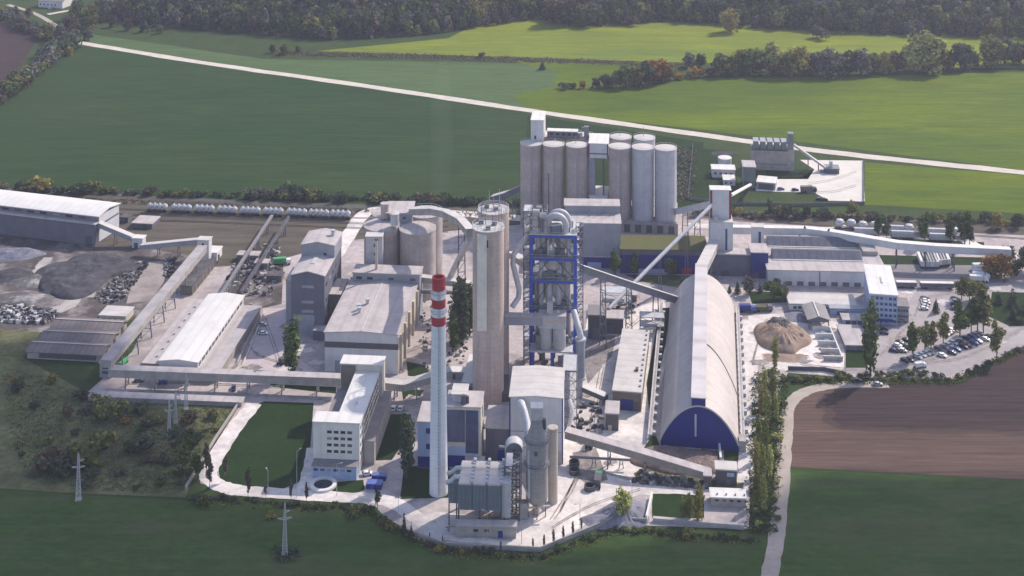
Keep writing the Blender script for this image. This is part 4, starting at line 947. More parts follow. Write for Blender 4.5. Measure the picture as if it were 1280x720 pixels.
for i in range(n-1): fs+=[(i,n+i,n+i+1,i+1),(i,i+1,2*n+i+1,2*n+i),(n+i+1,n+i,3*n+i,3*n+i+1)]
MB().add(vs,fs).build('rim',M_roofpale,r)
for x in(-.25,w-.05): MB().box(x,.4,0,x+.3,L-.4,Hh*.13).build('side_wall',M_concw,r)
MB().box(w*.44,-.18,4.5,w*.465,.1,13).build('window_slit',M_psteel,r)
gx0,gx1=w/2-2.9,w/2+2.4
MB().box(gx0,-.5,Hh-.6,gx1,L+4,Hh+3.2).build('ridge_gallery',M_roofdust,r)
MB().box(gx0-.25,-.7,Hh+3.18,gx1+.25,L+4.2,Hh+3.5).build('ridge_roof',mat('ridge_sheet',(.56,.52,.52),.8,.12,.1,wave=.25,wave_scale=.02,wave_dir='Y'),r)
MB().box(gx0,-.62,Hh-.9,gx1,-.48,Hh+3.1).build('ridge_front',M_blue,r)
MB().box(gx0-.35,L*.74,Hh-.3,gx0+.1,L*.78,Hh+2.6).build('ridge_door',M_dsteel,r)
MB().box(w+.4,-.4,0,w+3,5,4.2).build('corner_box',M_concw,r)
q=MB()
pts=[]
for i in range(14):
    t=(.58+.42*i/13); x=t; tt=2*x-1; z=Hh*(.13+.87*max(0,(1-tt*tt))**.9)+.5; pts.append((w/2+(w/2+.3)*tt,52-14*(i/13)**1.3,z))
q.tube(pts,.28,8); q.build('roof_pipe',M_steel,r)
# side galleries along both eaves
def side_rack(name,label,x0,mm):
    rr=T(name,label,'walkway',b.loc,a); q=MB(); p_=MB()
    q.box(x0,2,2.4,x0+1.6,L-2,2.8); q.build('deck',mm,rr)
    for i in range(24): MB().box(x0+.2,4+i*5,0,x0+1.3,4.5+i*5,2.42).build('post',M_concw,rr)
    p_.bar((x0+1.5,2,3.8),(x0+1.5,L-2,3.8),.12); p_.bar((x0+1.5,2,3.3),(x0+1.5,L-2,3.3),.1); p_.build('rail',M_psteel,rr)
    for i in range(16): MB().box(x0+1.7,6+i*7.2,0,x0+2.9,7.6+i*7.2,1.6).build('vent_box',M_psteel,rr)
side_rack('eave_walkway','long pale walkway with vent boxes along the right eave of the arched store',w+1.2,M_roofpale)
side_rack('eave_walkway','long pale walkway on posts along the left eave of the arched store',-5.2,M_roofpale)
top=Vector(b.loc)+Vector((ux*(w/2-.2)-uy*(L+2),uy*(w/2-.2)+ux*(L+2),Hh-.3))
conveyor('conveyor_gallery','level gallery joining the arched store ridge to the white headhouse',[top,PD(893.5,308,684)],5,3.6,M_roofdust,M_roofpale,(.35,.75))
# headhouse
d=682; s=d/FP; X=PD(888,0,d).x; zl=H-(278-HY)*s; zu=H-(242-HY)*s; w2=28*s
r=T('headhouse','white stepped headhouse with dark red vertical stripes where conveyors meet','tower',(X,d,0),R(-4))
MB().box(0,0,0,w2,11.5,zl).build('lower_block',M_white,r); MB().box(-.2,-.2,zl-.03,w2+.2,11.7,zl+.35).build('lower_roof',M_roofpale,r)
MB().box(.3,5,zl+.3,w2-.5,11.2,zu).build('upper_block',M_white,r); MB().box(.1,4.8,zu-.02,w2-.3,11.4,zu+.35).build('roof',M_roofwhite,r)
for x in(.22,w2-1.5): MB().box(x,4.86,zl+.4,x+1.1,5.05,zu-.05).build('red_stripe',M_dred,r)
MB().box(w2*.66,-.14,1,w2*.75,.08,zl-3).build('window_slit',M_glassb,r)
MB().box(2,2.2,zl+.3,4.2,4.4,zl+2).build('roof_box',M_psteel,r)
# second small tower & low dark building
d=694; s=d/FP; X=PD(940,0,d).x; z=H-(284.6-HY)*s; w3=14.7*s
r=T('transfer_tower','small white transfer tower with dark slit window right of the headhouse','tower',(X,d,0),R(-4))
MB().box(0,0,0,w3,5,z).build('wall',M_white,r); MB().box(-.2,-.2,z-.02,w3+.2,5.2,z+.4).build('roof',M_roofpale,r); MB().box(w3*.55,-.12,z-11,w3*.75,.08,z-2).build('window_slit',M_glassb,r)
b2=bl(896,345,941,318,311,-3); r=flat_building('store','low dark-blue store with dusty roof between headhouse and panel-roofed warehouse','building',b2,M_darkw,M_roofdust)
MB().box(2,-.1,.2,6,.1,3).build('door',M_dsteel,r)
b2=bl(939,348,960.5,316,305,-3); r=flat_building('store','dark blue corner store with pinkish roof under transfer tower','building',b2,M_blue,M_roofdust)
MB().box(1,-.1,.2,4,.1,3).build('door',M_dsteel,r)
conveyor('conveyor_gallery','long white-roofed gallery curving right behind the panel-roofed warehouse',[P(915,291,10),P(1006,292.5,10),P(1036,296,10),P(1066,301,10),P(1122,310.5,9.5),P(1170,314.5,9),P(1262,319,8)],3.6,3.4,M_white,M_roofwhite,(.1,.25,.4,.5,.6,.7,.8,.92),M_dsteel)
# green-roofed blue building
b2=bl(776,341.5,885,312,294.5,-2); r=root('moss_roof_building','low blue building with mossy green flat roof before the silos','building',b2)
MB().box(0,0,0,b2.w,b2.L,b2.h).build('wall',M_blue,r); MB().box(-.4,-.4,b2.h-.05,b2.w+.4,b2.L+.4,b2.h+.4).build('roof',M_moss,r)
MB().box(0,-.12,b2.h-2.5,b2.w,.05,b2.h-.1).build('fascia',M_darkw,r)
MB().box(b2.w*.70,-.12,.2,b2.w*.82,.1,3.2).build('gate',M_red,r); MB().box(b2.w*.2,-.1,.2,b2.w*.6,.08,2.4).build('window',M_bluep,r)
b2=bl(727,335,777,321,312.5,-2); r=flat_building('blue_annex','low blue annex with pale roof left of mossy roofed building','building',b2,M_blue,M_roofdust)
MB().box(3,-.1,.2,10,.08,3).build('gate',M_bluep,r)
b2=bl(706,334,776,279,262,-2); w=b2.w; h=b2.h; L=b2.L
r=root('packing_house','grey packing house with stepped dusty roof before the silo bank','building',b2)
MB().box(0,0,0,w,L,h).build('wall',M_greyw,r); MB().box(-.4,-.4,h-.05,w+.4,L*.7,h+.35).build('roof',M_roofdust,r)
MB().box(-.02,L*.7,h-.1,w+.02,L+4,h+4).build('upper_wall',M_greyw,r); MB().box(-.4,L*.7-.4,h+3.97,w+.4,L+4.4,h+4.4).build('upper_roof',M_roofdust,r)
MB().box(w*.32-7,-.14,h-13,w*.32,.1,h-2).build('window',M_glass,r); MB().box(w*.32-6.9,-.2,h-8,w*.32-.1,-.1,h-7.4).build('window_bar',M_psteel,r)
for x in(.45,.6,.82): MB().cyl(w*x,L*.5,h+.3,h+4.2,.25,n=8).build('vent_pipe',M_steel,r)
# silo bank
P0=Vector((PD(832,0,739).x,739,0)); sl=math.tan(R(-6.5))
def row(x,off):                      # stand on the bank's line through column x
    k=(x-640)/FP; Y=(P0.y+off-sl*P0.x)/(1-sl*k); return k*Y,Y
zt=44.7
def tall(x,off,label,m,grp,masts=0):
    X,Y=row(x,off); r=T('cement_silo',label,'silo',(X,Y,0),0,grp)
    MB().cyl(0,0,5.9,zt,6.0,n=36).build('shell',m,r); MB().lathe(0,0,[(6.15,zt-.2),(6.15,zt+.25),(3,zt+.6),(.3,zt+.7)],36).build('roof',M_roofpale,r)
    q=MB()
    for i in range(18): t=6.283*i/18; q.bar((6.05*math.cos(t),6.05*math.sin(t),zt),(6.05*math.cos(t),6.05*math.sin(t),zt+1.2),.08)
    q.lathe_open(0,0,[(6.1,zt+1.1),(6.1,zt+1.2),(6.0,zt+1.2),(6.0,zt+1.1)],36); q.build('railing',M_psteel,r)
    for i in range(masts): MB().cyl(-.5+i*2,1,zt+.3,zt+5.5,.14,n=6).build('mast',M_steel,r)
    for k in (8,19,31): MB().lathe_open(0,0,[(6.06,k),(6.06,k+.25),(5.9,k+.25),(5.9,k)],36).build('hoop',m,r)
    return r
g='tall cement silos in a bank'
tall(664,0,'brown concrete silo at the left end of the silo bank',M_conc,g)
s2=tall(692,0,'brown concrete silo second from left with thin downpipe',M_conc,g); MB().tube([(-3.4,-5.2,30),(-3,-5.5,26),(-3,-5.5,6)],.3,8).build('downpipe',M_steel,s2)
tall(721,0,'brown concrete silo just left of the white bridge',M_conc,g,1)
tall(774.5,0,'brown concrete silo just right of the white bridge',M_conc,g)
tall(803.5,0,'light grey silo between brown silo and end silo',M_lsilo,g)
tall(832,0,'light grey silo at the right end of the silo bank',M_lsilo,g)
tall(728,17,'rear concrete silo partly hidden behind the third brown silo',M_conc,g,2)
tall(776,17,'rear concrete silo peeping over the brown silo right of bridge',M_conc,g,1)
tall(805.5,17,'rear light silo peeping over the light grey silos',M_lsilo,g,1)
tall(682,17,'rear concrete silo hidden behind the left pair of silos',M_conc,g)
X0,Y0=row(650.5,-7.5); X1,Y1=row(847.5,-7.5); az=math.atan2(Y1-Y0,X1-X0)
r=T('silo_plinth','grey concrete plinth carrying the whole silo bank','plinth',(X0,Y0,0),az); wl=math.hypot(X1-X0,Y1-Y0)
MB().box(0,0,0,wl,33,5.9).build('base',M_concw,r)
for i in range(14): MB().box(3+i*6.0,-.12,.4,6.2+i*6,.08,4.6).build('opening',M_dsteel,r)
X,Y=row(663.5,3); zz=zt+.3
r=T('silo_headhouse','tall white box headhouse standing on the left end silos','headhouse',(X,Y,zz),R(-5)); MB().box(0,0,0,7.2,17,11.4).build('wall',M_white,r); MB().box(-.2,-.2,11.37,7.4,17.2,11.8).build('roof',M_roofwhite,r)
MB().box(2,-.1,1,3,.08,3).build('door',M_glass,r)
X,Y=row(684,8)
r=T('silo_gallery','low dark-sided gallery with white roof running along the silo tops','gallery',(X,Y,zz),R(-6.5)); MB().box(0,0,.2,17,4.5,4.2).build('wall',M_darkw,r); MB().box(-.2,-.3,4.18,17.2,4.8,4.6).build('roof',M_roofwhite,r)
for i in range(5): MB().box(1.5+i*3.3,-.1,2.2,3.5+i*3.3,.06,3.4).build('window',M_glass,r)
X,Y=row(733,13); r=T('roof_elevator','small grey elevator head on the rear silo roof','elevator',(X,Y,zz),0); MB().box(-1.3,-1.3,.1,1.3,1.3,6.2).build('casing',M_steel,r); MB().box(-2.4,-1,4.2,-1,1,5.6).build('drive',M_filt,r); MB().cyl(-3.6,0,.2,2.6,1.3,n=14).build('filter',M_psteel,r)
X,Y=row(735.3,-1.5)
r=T('silo_bridge','white bridge house with red edges spanning the gap between brown silos','bridge',(X,Y,0),R(-6.5)); wb=11
MB().box(0,0,38.2,wb,17,46).build('wall',M_white,r); MB().box(.02,-.3,45.97,wb-.02,18,46.4).build('roof',M_roofwhite,r); MB().box(.1,-.1,40.2,wb-.1,.05,41).build('joint',M_steel,r)
for x in(-.05,wb-.7): MB().box(x,-.14,38.3,x+.75,.1,45.9).build('red_edge',M_dred,r)
for x in(2.6,wb-2.6): MB().box(x-.35,2,13,x+.35,2.7,38.2).build('post',M_dsteel,r)
MB().box(0.2,1.4,5.9,3.6,9,38.2).build('elevator_shaft',M_greyw,r)
MB().box(.1,-.5,5.9,wb-.1,16,17).build('lower_house',M_white,r); MB().box(.05,-.7,16.97,wb-.05,16.3,17.4).build('lower_roof',M_roofwhite,r)
for x in(.0,wb-.7): MB().box(x,-.64,6.2,x+.7,-.4,16.8).build('red_edge',M_dred,r)
conveyor('conveyor_gallery','dark-sided inclined gallery climbing the left flank of silo bank',[PD(616,252,760),PD(634,247,757),PD(653,238,752)],4,3.4,M_darkw,M_roofpale,(.3,.7))
conveyor('conveyor_gallery','white gallery with red stripe from silo plinth to headhouse',[PD(846,268,737),PD(890,258.5,694)],3.4,3.0,M_white,M_roofpale,(.25,.6))
pipe('pipe_bridge','long thin pale pipe slanting from headhouse down across the yard',[PD(890,256,683),PD(825,321,652),PD(761,386,622)],.95,M_psteel,'pipe',(.25,.5,.8))
pipe('pipe_bridge','thin white pipe rising from the headhouse to the green-grey tower',[PD(914,244,692),PD(938,231,800)],.9,M_roofwhite,'pipe')
conveyor('conveyor_gallery','long dark-sided gallery descending from blue frame to arched store',[PD(727,340,592),PD(790,361,612),PD(853,381,634)],3.8,3.0,M_steel,M_roofpale,(.2,.45,.72,.93))
# warehouse with glazed roof monitors
b2=bl(960,356.5,1109,337.5,299,-3); w=b2.w; h=b2.h; L=b2.L
r=root('warehouse','wide white warehouse with two long rows of dark glazed roof panels','warehouse',b2)
MB().box(0,0,0,w,L,h).build('wall',M_white,r); MB().box(-.5,-.5,h-.05,w+.5,L+.5,h+.35).build('roof',M_roofdust,r)
for yy,hh in ((12,3.4),(29,3.4)):
    MB().extr_x([(yy,h+.3),(yy+5.6,h+hh+.3),(yy+6.6,h+hh+.3),(yy+6.6,h+.3)],4,w*.84).build('monitor',M_roofgrey,r)
    for k in range(12):
        x0=4.3+k*(w*.84-4.6)/12; x1=x0+(w*.84-4.6)/12-.25
        q=MB(); q.add([(x0,yy+.25,h+.62),(x1,yy+.25,h+.62),(x1,yy+5.3,h+hh+.28),(x0,yy+5.3,h+hh+.28),(x0,yy+.30,h+.46),(x1,yy+.30,h+.46),(x1,yy+5.3,h+hh+.08),(x0,yy+5.3,h+hh+.08)],[(0,1,2,3),(7,6,5,4),(0,4,5,1),(1,5,6,2),(2,6,7,3),(3,7,4,0)]); q.build('glazing',M_solar,r)
    MB().box(3.8,yy-.5,h+.3,w*.84+.2,yy+.1,h+.75).build('gutter',M_roofwhite,r)
MB().box(w*.87,20,h+.3,w-.3,34,h+2.4).build('roof_block',M_concw,r)
MB().box(w*.85,33,h+.3,w-3,42,h+3.2).build('roof_block',M_roofpale,r)
for i in range(9): MB().box(3+i*5.6,-.12,.2,6.2+i*5.6,.08,2.2).build('door',M_darkw,r)
MB().box(w*.43,-.2,.1,w*.44,.05,h-.1).build('downpipe',M_steel,r)
# white office by the car park
b2=bl(1088,405,1121.5,367.5,331.5,-10); w=b2.w; h=b2.h
r=flat_building('office_tower','five-storey pale blue office with white flat roof beside the car park','office building',b2,M_bluep,M_roofwhite,over=.5,thick=.5)
for j in range(5):
    for i in range(6): win_front(r,w*(.09+.165*i),h-1.6-2.6*j,1.35,1.25,M_glassb)
    for i in range(7): win_right(r,3+4*i,h-1.6-2.6*j,1.6,1.25,M_glassb,w)
MB().box(w*.5,12,h+.45,w*.56,19,h+.9).build('roof_duct',M_roofpale,r); MB().box(w*.3,-2.2,2.6,w*.85,-.02,2.9).build('porch',M_blue,r); MB().box(w*.35,-2,0,w*.38,-1.8,2.62).build('porch_post',M_blue,r)
b2=bl(1121.5,402.5,1136,383,372.5,-10); r=flat_building('office_annex','short grey annex with dark roof on the right of the pale office','building',b2,M_greyw,M_roofgrey)
for j in range(2):
    for i in range(4): win_front(r,b2.w*(.15+.23*i),b2.h-1.8-2.7*j,.95,1.1,M_glassb)
# low buildings by the sand yard
b2=bl(987,388,1071,380,367.5,-3); r=flat_building('low_workshop','long low workshop with weathered pale roof behind the gabled shelter','workshop',b2,M_whitesm,M_roofpale)
for i in range(3): win_front(r,2.5+2.2*i,b2.h*.5,1.6,1.1,M_glassb)
for i in range(8): win_front(r,14+1.9*i,b2.h*.55,1.2,.9,M_glassb)
b2=bl(1038,394,1083,386,381,-3); r=flat_building('canopy_store','bluish flat-roofed store right of gabled shelter','store',b2,M_bluep,M_greyw)
MB().box(3,-.1,.2,8,.1,1.9).build('opening',M_dsteel,r)
b2=bl(1010.5,411.5,1037,400,381.5,-3); w=b2.w; L=b2.L; h=b2.h
r=root('gabled_shelter','open gabled shelter with grey ribbed roof and pale ridge','shelter',b2)
MB().extr_y([(-.6,h),(w/2,h+1.7),(w+.6,h),(w+.6,h+.25),(w/2,h+1.95),(-.6,h+.25)],-.5,L).build('roof',mat('ribbed_roof',(.27,.26,.26),.85,.15,.3,wave=.35,wave_scale=.5,wave_dir='Y'),r)
MB().extr_y([(.2,h-.9),(w-.2,h-.9),(w-.2,h+.0),(w/2,h+1.6),(.2,h+.0)],0,.25).build('gable',M_darkw,r)
MB().box(w/2-.3,-.5,h+1.9,w/2+.3,L,h+2.12).build('ridge_cap',M_roofwhite,r)
for x in(.2,w-.6):
    for y in(.1,L*.5): MB().box(x,y,0,x+.4,y+.4,h).build('post',M_dsteel,r)
MB().box(.2,L-.4,0,w-.2,L-.1,h).build('back_wall',M_darkw,r)
b2=bl(1054,405.5,1084,400,392,-3); r=flat_building('garage','low garage with three dark openings and white corner','garage',b2,M_bluep,M_roofdust,thick=.25)
for i in range(3): MB().box(1.2+2.7*i,-.12,.1,3.3+2.7*i,.1,b2.h-.2).build('door',M_dsteel,r)
MB().box(b2.w-2,-2.2,0,b2.w,-.03,b2.h-.3).build('porch',M_whitesm,r)
b2=bl(1057,438,1083.5,431.5,406.5,-3); r=flat_building('flat_roof_store','single-storey store with large plain flat roof beside the aggregate bays','store',b2,M_darkw,M_roofdust,thick=.3)
MB().box(2,-.1,.1,5,.08,1.9).build('door',M_steel,r)
# aggregate bays
b2=bl(1029.5,451,1053.5,449,407.5,-3,h=2.2); w=b2.w; L=b2.L
r=root('aggregate_bays','pale concrete bays in a row holding grey and pink aggregate','bays',b2)
MB().box(w-.5,0,0,w,L,2.2).build('wall',M_whitesm,r)
for i in range(5): MB().box(0,L*i/4-.25 if i else 0,0,w-.5,L*i/4+.25 if i else .5,2.2).build('divider',M_whitesm,r)
MB().box(0,-.4,0,w,-.02,1.9).build('front_wall',M_concw,r)
from mathutils import noise as mnoise
def mound_mesh(rx,ry,h,seed,m,peak=1.0,n=26,flat=.0,rough=.16):
    rnd=random.Random(seed); ph=[rnd.uniform(0,6.28) for _ in range(6)]; vs=[];fs=[]
    if rx>5: n=64; M=30
    else: n=22; M=10
    for j in range(M+1):
        q=j/M
        for i in range(n):
            t=6.283*i/n; wob=1+.10*math.sin(2*t+ph[0])+.07*math.sin(3*t+ph[1])+.05*math.sin(5*t+ph[2])
            x,y=rx*q*wob*math.cos(t),ry*q*wob*math.sin(t); z=h*max(0,(1-q)**peak)
            if flat: z=min(z,h*(1-flat)*(.92+.16*(mnoise.noise(Vector((x*.12,y*.12,seed)))+.5)))
            e=min(1,3*(1-q)); f=mnoise.fractal(Vector((x*.16,y*.16,seed*1.7)),.9,2.1,5)
            gully=abs(math.sin(t*11+2*mnoise.noise(Vector((x*.1,y*.1,seed)))))*.10*h*min(1,q*1.5)*e
            z+=f*h*rough*e-gully
            if j==M: z=-.05
            vs.append((x,y,z))
    for j in range(M):
        for i in range(n): fs.append((j*n+i,(j+1)*n+i,(j+1)*n+(i+1)%n,j*n+(i+1)%n))
    return MB().add(vs,fs)
M_sand=mat('sand',(.33,.245,.185),.95,.2,.25,col2=(.235,.175,.14),mottle=.25); M_gravel=mat('grey_gravel',(.33,.33,.35),.95,.25,.4,spots=.3,spot_col=(.45,.45,.46),spot_scale=.3); M_dgravel=mat('dark_gravel',(.085,.084,.095),.95,.25,.2,mottle=.3,spots=.35,spot_col=(.12,.115,.125),spot_scale=.12,stretch=(1,1,.4))
M_pinkg=mat('pink_gravel',(.25,.19,.17),.95,.25,.4,mottle=.4); M_limestone=mat('limestone_heap',(.17,.16,.155),.95,.25,.3,mottle=.3,spots=.7,spot_col=(.42,.39,.375),spot_scale=.14); M_bgravel=mat('bluish_gravel',(.25,.25,.30),.95,.3,.35)
for i,mm in enumerate((M_pinkg,M_pinkg,M_bgravel,M_gravel)):
    o=mound_mesh(w*.42,L*.12,1.8,20+i,mm).build('aggregate',mm,r,(w*.42,L*(.125+.25*i),0.02))
def pile(name,label,x,y,rx,ry,h,m,peak=1.0,flat=0,seed=3):
    o=mound_mesh(rx,ry,h,seed,m,peak,flat=flat).build(name,m,None,P(x,y)); return tag(o,label,'pile')
pile('sand_pile','big tan sand pile with terraced grey top right of arched store',977,423,11.5,16,7.5,M_sand,.62,.25,4)
pile('sand_crest','pale grey gravel crest dumped on the back of sand pile',975,416,8.5,9,8.2,M_limestone,.6,.2,6)
pile('sand_spread','low spread of orange sand at the foot of the big sand pile',980,447,12,6,.9,M_sand,1.2,0,8)
pile('gravel_spread','low blue-grey gravel heap left of the gabled shelter',1000,396,8,8,1.6,M_bgravel,1.1,0,9)
# long pale hall left of the store, kiosk etc.
b2=bl(766,512,801.5,488.5,412,-9); r=flat_building('store_hall','long narrow hall with bright dusty roof and brown end wall left of arched store','hall',b2,M_brownw,M_roofpale)
MB().box(b2.w*.28,-.12,.3,b2.w*.72,.1,4.6).build('gate',M_blue,r); MB().box(b2.w*.72,-.1,.3,b2.w*.95,.08,4.0).build('panel',M_dsteel,r)
for i in range(12): MB().box(b2.w-1.2,4+i*4.6,b2.h+.38,b2.w-.4,5+i*4.6,b2.h+.8).build('roof_vent',M_steel,r)
MB().box(b2.w*.7,17,b2.h+.38,b2.w*.8,19,b2.h+1.4).build('hatch',M_dsteel,r)
b2=bl(757,538,773,517,502,-6); r=flat_building('kiosk','small grey-roofed kiosk with dark lower floor near brown end wall','kiosk',b2,M_dsteel,M_roofdust); MB().box(1,-.1,.1,2.4,.1,2.2).build('door',M_rust,r)
b2=bl(755,417,779,398,388,-5); r=flat_building('crusher_house','dark crusher house at the foot of slanting pipe','building',b2,M_dsteel,M_roofdust); MB().box(1,-.1,.1,4,.1,4).build('opening',M_darkw,r); 
b2=bl(735,424,757,394,382,-5); r=flat_building('crusher_house','taller dark crusher house close to the stair tower','building',b2,M_dsteel,M_roofgrey); MB().box(2,-.1,.1,5,.1,5).build('opening',M_darkw,r)
lattice('frame_rack','pale open steel frame standing before the mossy-roof building',PD(800,0,613).x,612,11,6,8,4,M_steel,'frame')
lattice('frame_rack','open steel frame beside the crusher houses',PD(752,0,640).x,636,14,8,9,4.5,M_steel,'frame')
b2=bl(782,377,796,369,364,-5); r=flat_building('tool_shed','low brown tool shed behind the steel frames','shed',b2,M_brownw,M_roofdust); MB().box(1,-.1,.1,2.4,.1,2).build('door',M_dsteel,r)
# conveyor from filter house to front crusher
conveyor('conveyor_gallery','brown conveyor gallery descending from filter house to front crusher hut',[PD(709,546,510),PD(800,572,500),PD(889,599,493)],3.6,2.7,mat('brown_gallery',(.36,.32,.29),.9,.2,.2,streak=.3),M_roofdust,(.3,.55,.8))
b2=bl(895,606,921,587,577,-6); r=flat_building('crusher_hut','dark crusher hut with pale roof in front of the blue end wall','building',b2,M_dsteel,M_roofpale)
win_front(r,b2.w*.7,b2.h-1.6,2.6,1.4,M_bluep); MB().box(b2.w*.45,-.1,.1,b2.w*.75,.08,2.2).build('door',M_darkw,r)
b2=bl(889,633,932.5,622,611,-4); r=flat_building('gatehouse_store','low store with bright white roof at the bottom right corner','building',b2,M_concw,M_roofwhite)
for i in range(5): win_front(r,2+2.6*i,b2.h-.9,1.3,.6,M_glass)
for i in range(4): MB().box(2+3.2*i,1.2,b2.h+.38,2.5+3.2*i,1.7,b2.h+.9).build('roof_vent',M_steel,r)
b2=bl(880,610,889,595,588,-6); r=flat_building('transformer_kiosk','small dark kiosk tucked under the brown conveyor end','kiosk',b2,M_dsteel,M_roofdust); MB().box(.5,-.1,.1,1.4,.1,2).build('door',M_steel,r)
pipe('pipe_run','long horizontal pipe on thin posts below the brown conveyor',[P(712,571,3.4),P(750,573,3.4),P(788,575,3.4)],.45,M_steel,'pipe',(.4,.85))
# stack of rock before the blue gable
pile('clay_heap','pinkish clay heap dumped against the blue end wall',838,576,14,10,4.2,M_pinkg,.6,.3,12)
pile('clay_heap','pinkish clay heap beside white pillar under the blue end wall',868,579,12,9,3.8,M_pinkg,.6,.3,13)
pile('stone_heap','pale bluish stone heap behind the front wall, left of the white partition',779,644,9.5,9.5,4.6,M_bgravel,.9,.15,14)
pile('stone_heap','low tail of bluish stones running left from the stone heap',758,650,10,5,1.6,M_bgravel,.9,.15,15)
wall_run('partition_wall','white partition wall closing the stone heap on its right',[(808,652),(815,622)],2.2,.6,M_whitesm)
wall_run('pillar_wall','white narrow wall standing right of clay heaps',[(901,580),(899,560)],2.6,.8,M_whitesm)
# front perimeter wall
wall_run('perimeter_wall','low grey perimeter wall along the front edge of the works',[(500,664),(555,684),(675,690),(738,664),(766,652),(808,654)],1.7,.4,M_concw,'wall')
wall_run('perimeter_wall','low pale concrete wall below the front lawn and white-roofed store',[(816,652),(930,661)],1.6,1.4,M_roofdust,'wall')
wall_run('garden_wall','pale wall running down the edge of the scrub left of the curving road',[(298,507),(268,552),(232,612)],1.5,.5,M_concw,'wall')
wall_run('car_park_wall','dark low wall between sand yard and track',[(985,463),(1030,464),(1058,470)],1.8,.4,M_dsteel,'wall')
wall_run('yard_fence','thin green fence around the batching plant apron and lawn',[(866,183),(860,250),(905,256),(1000,258),(1080,256),(1080,201)],1.8,.15,M_ggreen,'fence',None,9,M_steel)
# batching plant, upper right
b2=bl(939,212,985,187.5,182,-7,L=11); w=b2.w; h=b2.h
r=root('aggregate_bins','concrete aggregate bin block with five dark hoppers on its top','bins',b2)
MB().box(0,0,0,w,11,h).build('wall',M_concw,r); MB().box(0,-.1,3.6,w,.05,4.1).build('rib',M_steel,r)
for i in range(6): MB().box(w*i/6+.3,-.1,0,w*i/6+.6,.04,h).build('pilaster',M_concw,r)
MB().box(-.3,-.3,h-.02,w+.3,11.3,h+.5).build('deck',M_dsteel,r)
for i in range(5): MB().box(1.6+i*4.3,1,h+.48,4.6+i*4.3,9,h+5).build('hopper',M_ggreen,r); MB().box(1.4+i*4.3,.8,h+4.98,4.8+i*4.3,9.2,h+5.3).build('hopper_lid',M_greyw,r)
MB().box(w-.2,-.5,0,w+3.8,5,h+1).build('elevator_leg',M_concw,r); MB().box(w,0,h+.98,w+3.4,4.4,h+11).build('elevator_head',M_ggreen,r)
conveyor('belt_conveyor','slim inclined belt from hopper up to the aggregate bin block',[PD(1036,214,832),PD(993,183,838)],1.6,1.2,M_psteel,M_roofpale,(.3,.6))
b2=bl(1031,217,1049,211,206,-7); r=flat_building('feed_hopper','dark feed hopper at the foot of the slim belt','hopper',b2,M_dsteel,M_ggreen); MB().box(3,2,b2.h,5,4,b2.h+4).build('mast_box',M_psteel,r); MB().box(-3,1,0,-.05,3,1.5).build('ramp',M_steel,r)
b2=bl(929,235,944.5,209,201,-6); r=flat_building('mixer_tower','green-grey mixer tower of the batching plant','tower',b2,M_ggreen,M_roofdust); MB().box(.6,-.1,.2,3,.08,4).build('gate',M_dsteel,r)
for j in range(3): win_right(r,3,b2.h-3-3.2*j,2,1.2,M_glass,b2.w)
b2=bl(946,236,969,227.5,220,-16); r=flat_building('truck_shed','open pale-roofed truck shed right of the mixer tower','shed',b2,M_greyw,M_roofwhite); MB().box(1,-.1,.1,b2.w-1,.1,b2.h-.8).build('opening',M_dsteel,r)
b2=bl(890,222,919,212,206,-5); r=flat_building('office_cabin','white cabin block on the grass left of the mixer tower','cabin',b2,M_white,M_roofwhite)
for i in range(4): win_front(r,2+3.2*i,b2.h*.55,1.4,1.1,M_glassb)
b2=bl(904.5,232,919,225.5,219,-5); r=flat_building('small_cabin','smaller white cabin standing before the cabin block','cabin',b2,M_white,M_roofwhite)
for i in range(2): win_front(r,1.5+3*i,b2.h*.55,1.2,1,M_glassb)
q=T('water_tank','round white water tank behind the white cabin block','tank',P(906,206)); MB().cyl(0,0,0,4.4,4.2,n=24).build('shell',M_tank,q); MB().lathe(0,0,[(4.35,4.35),(4.3,4.7),(.4,5.2)],24).build('lid',M_roofwhite,q)
q=pile('pit_bank','dark earth bank around the settling pit behind the cabins',905,192,9,5,1.6,M_dgravel,.8,.4,31)
# far white house
b2=bl(48,9,78,1,-4,-14); r=gable_building('farm_house','white farmhouse with dark gable roof at the top left','house',b2,M_whitesm,M_roofgrey,3.5,'x')
for i in range(5): win_front(r,2.5+4*i,b2.h*.5,1.5,1.6,M_glassb)
MB().box(b2.w*.5,-4,0,b2.w*.62,-.03,2.6).build('porch',M_whitesm,r)
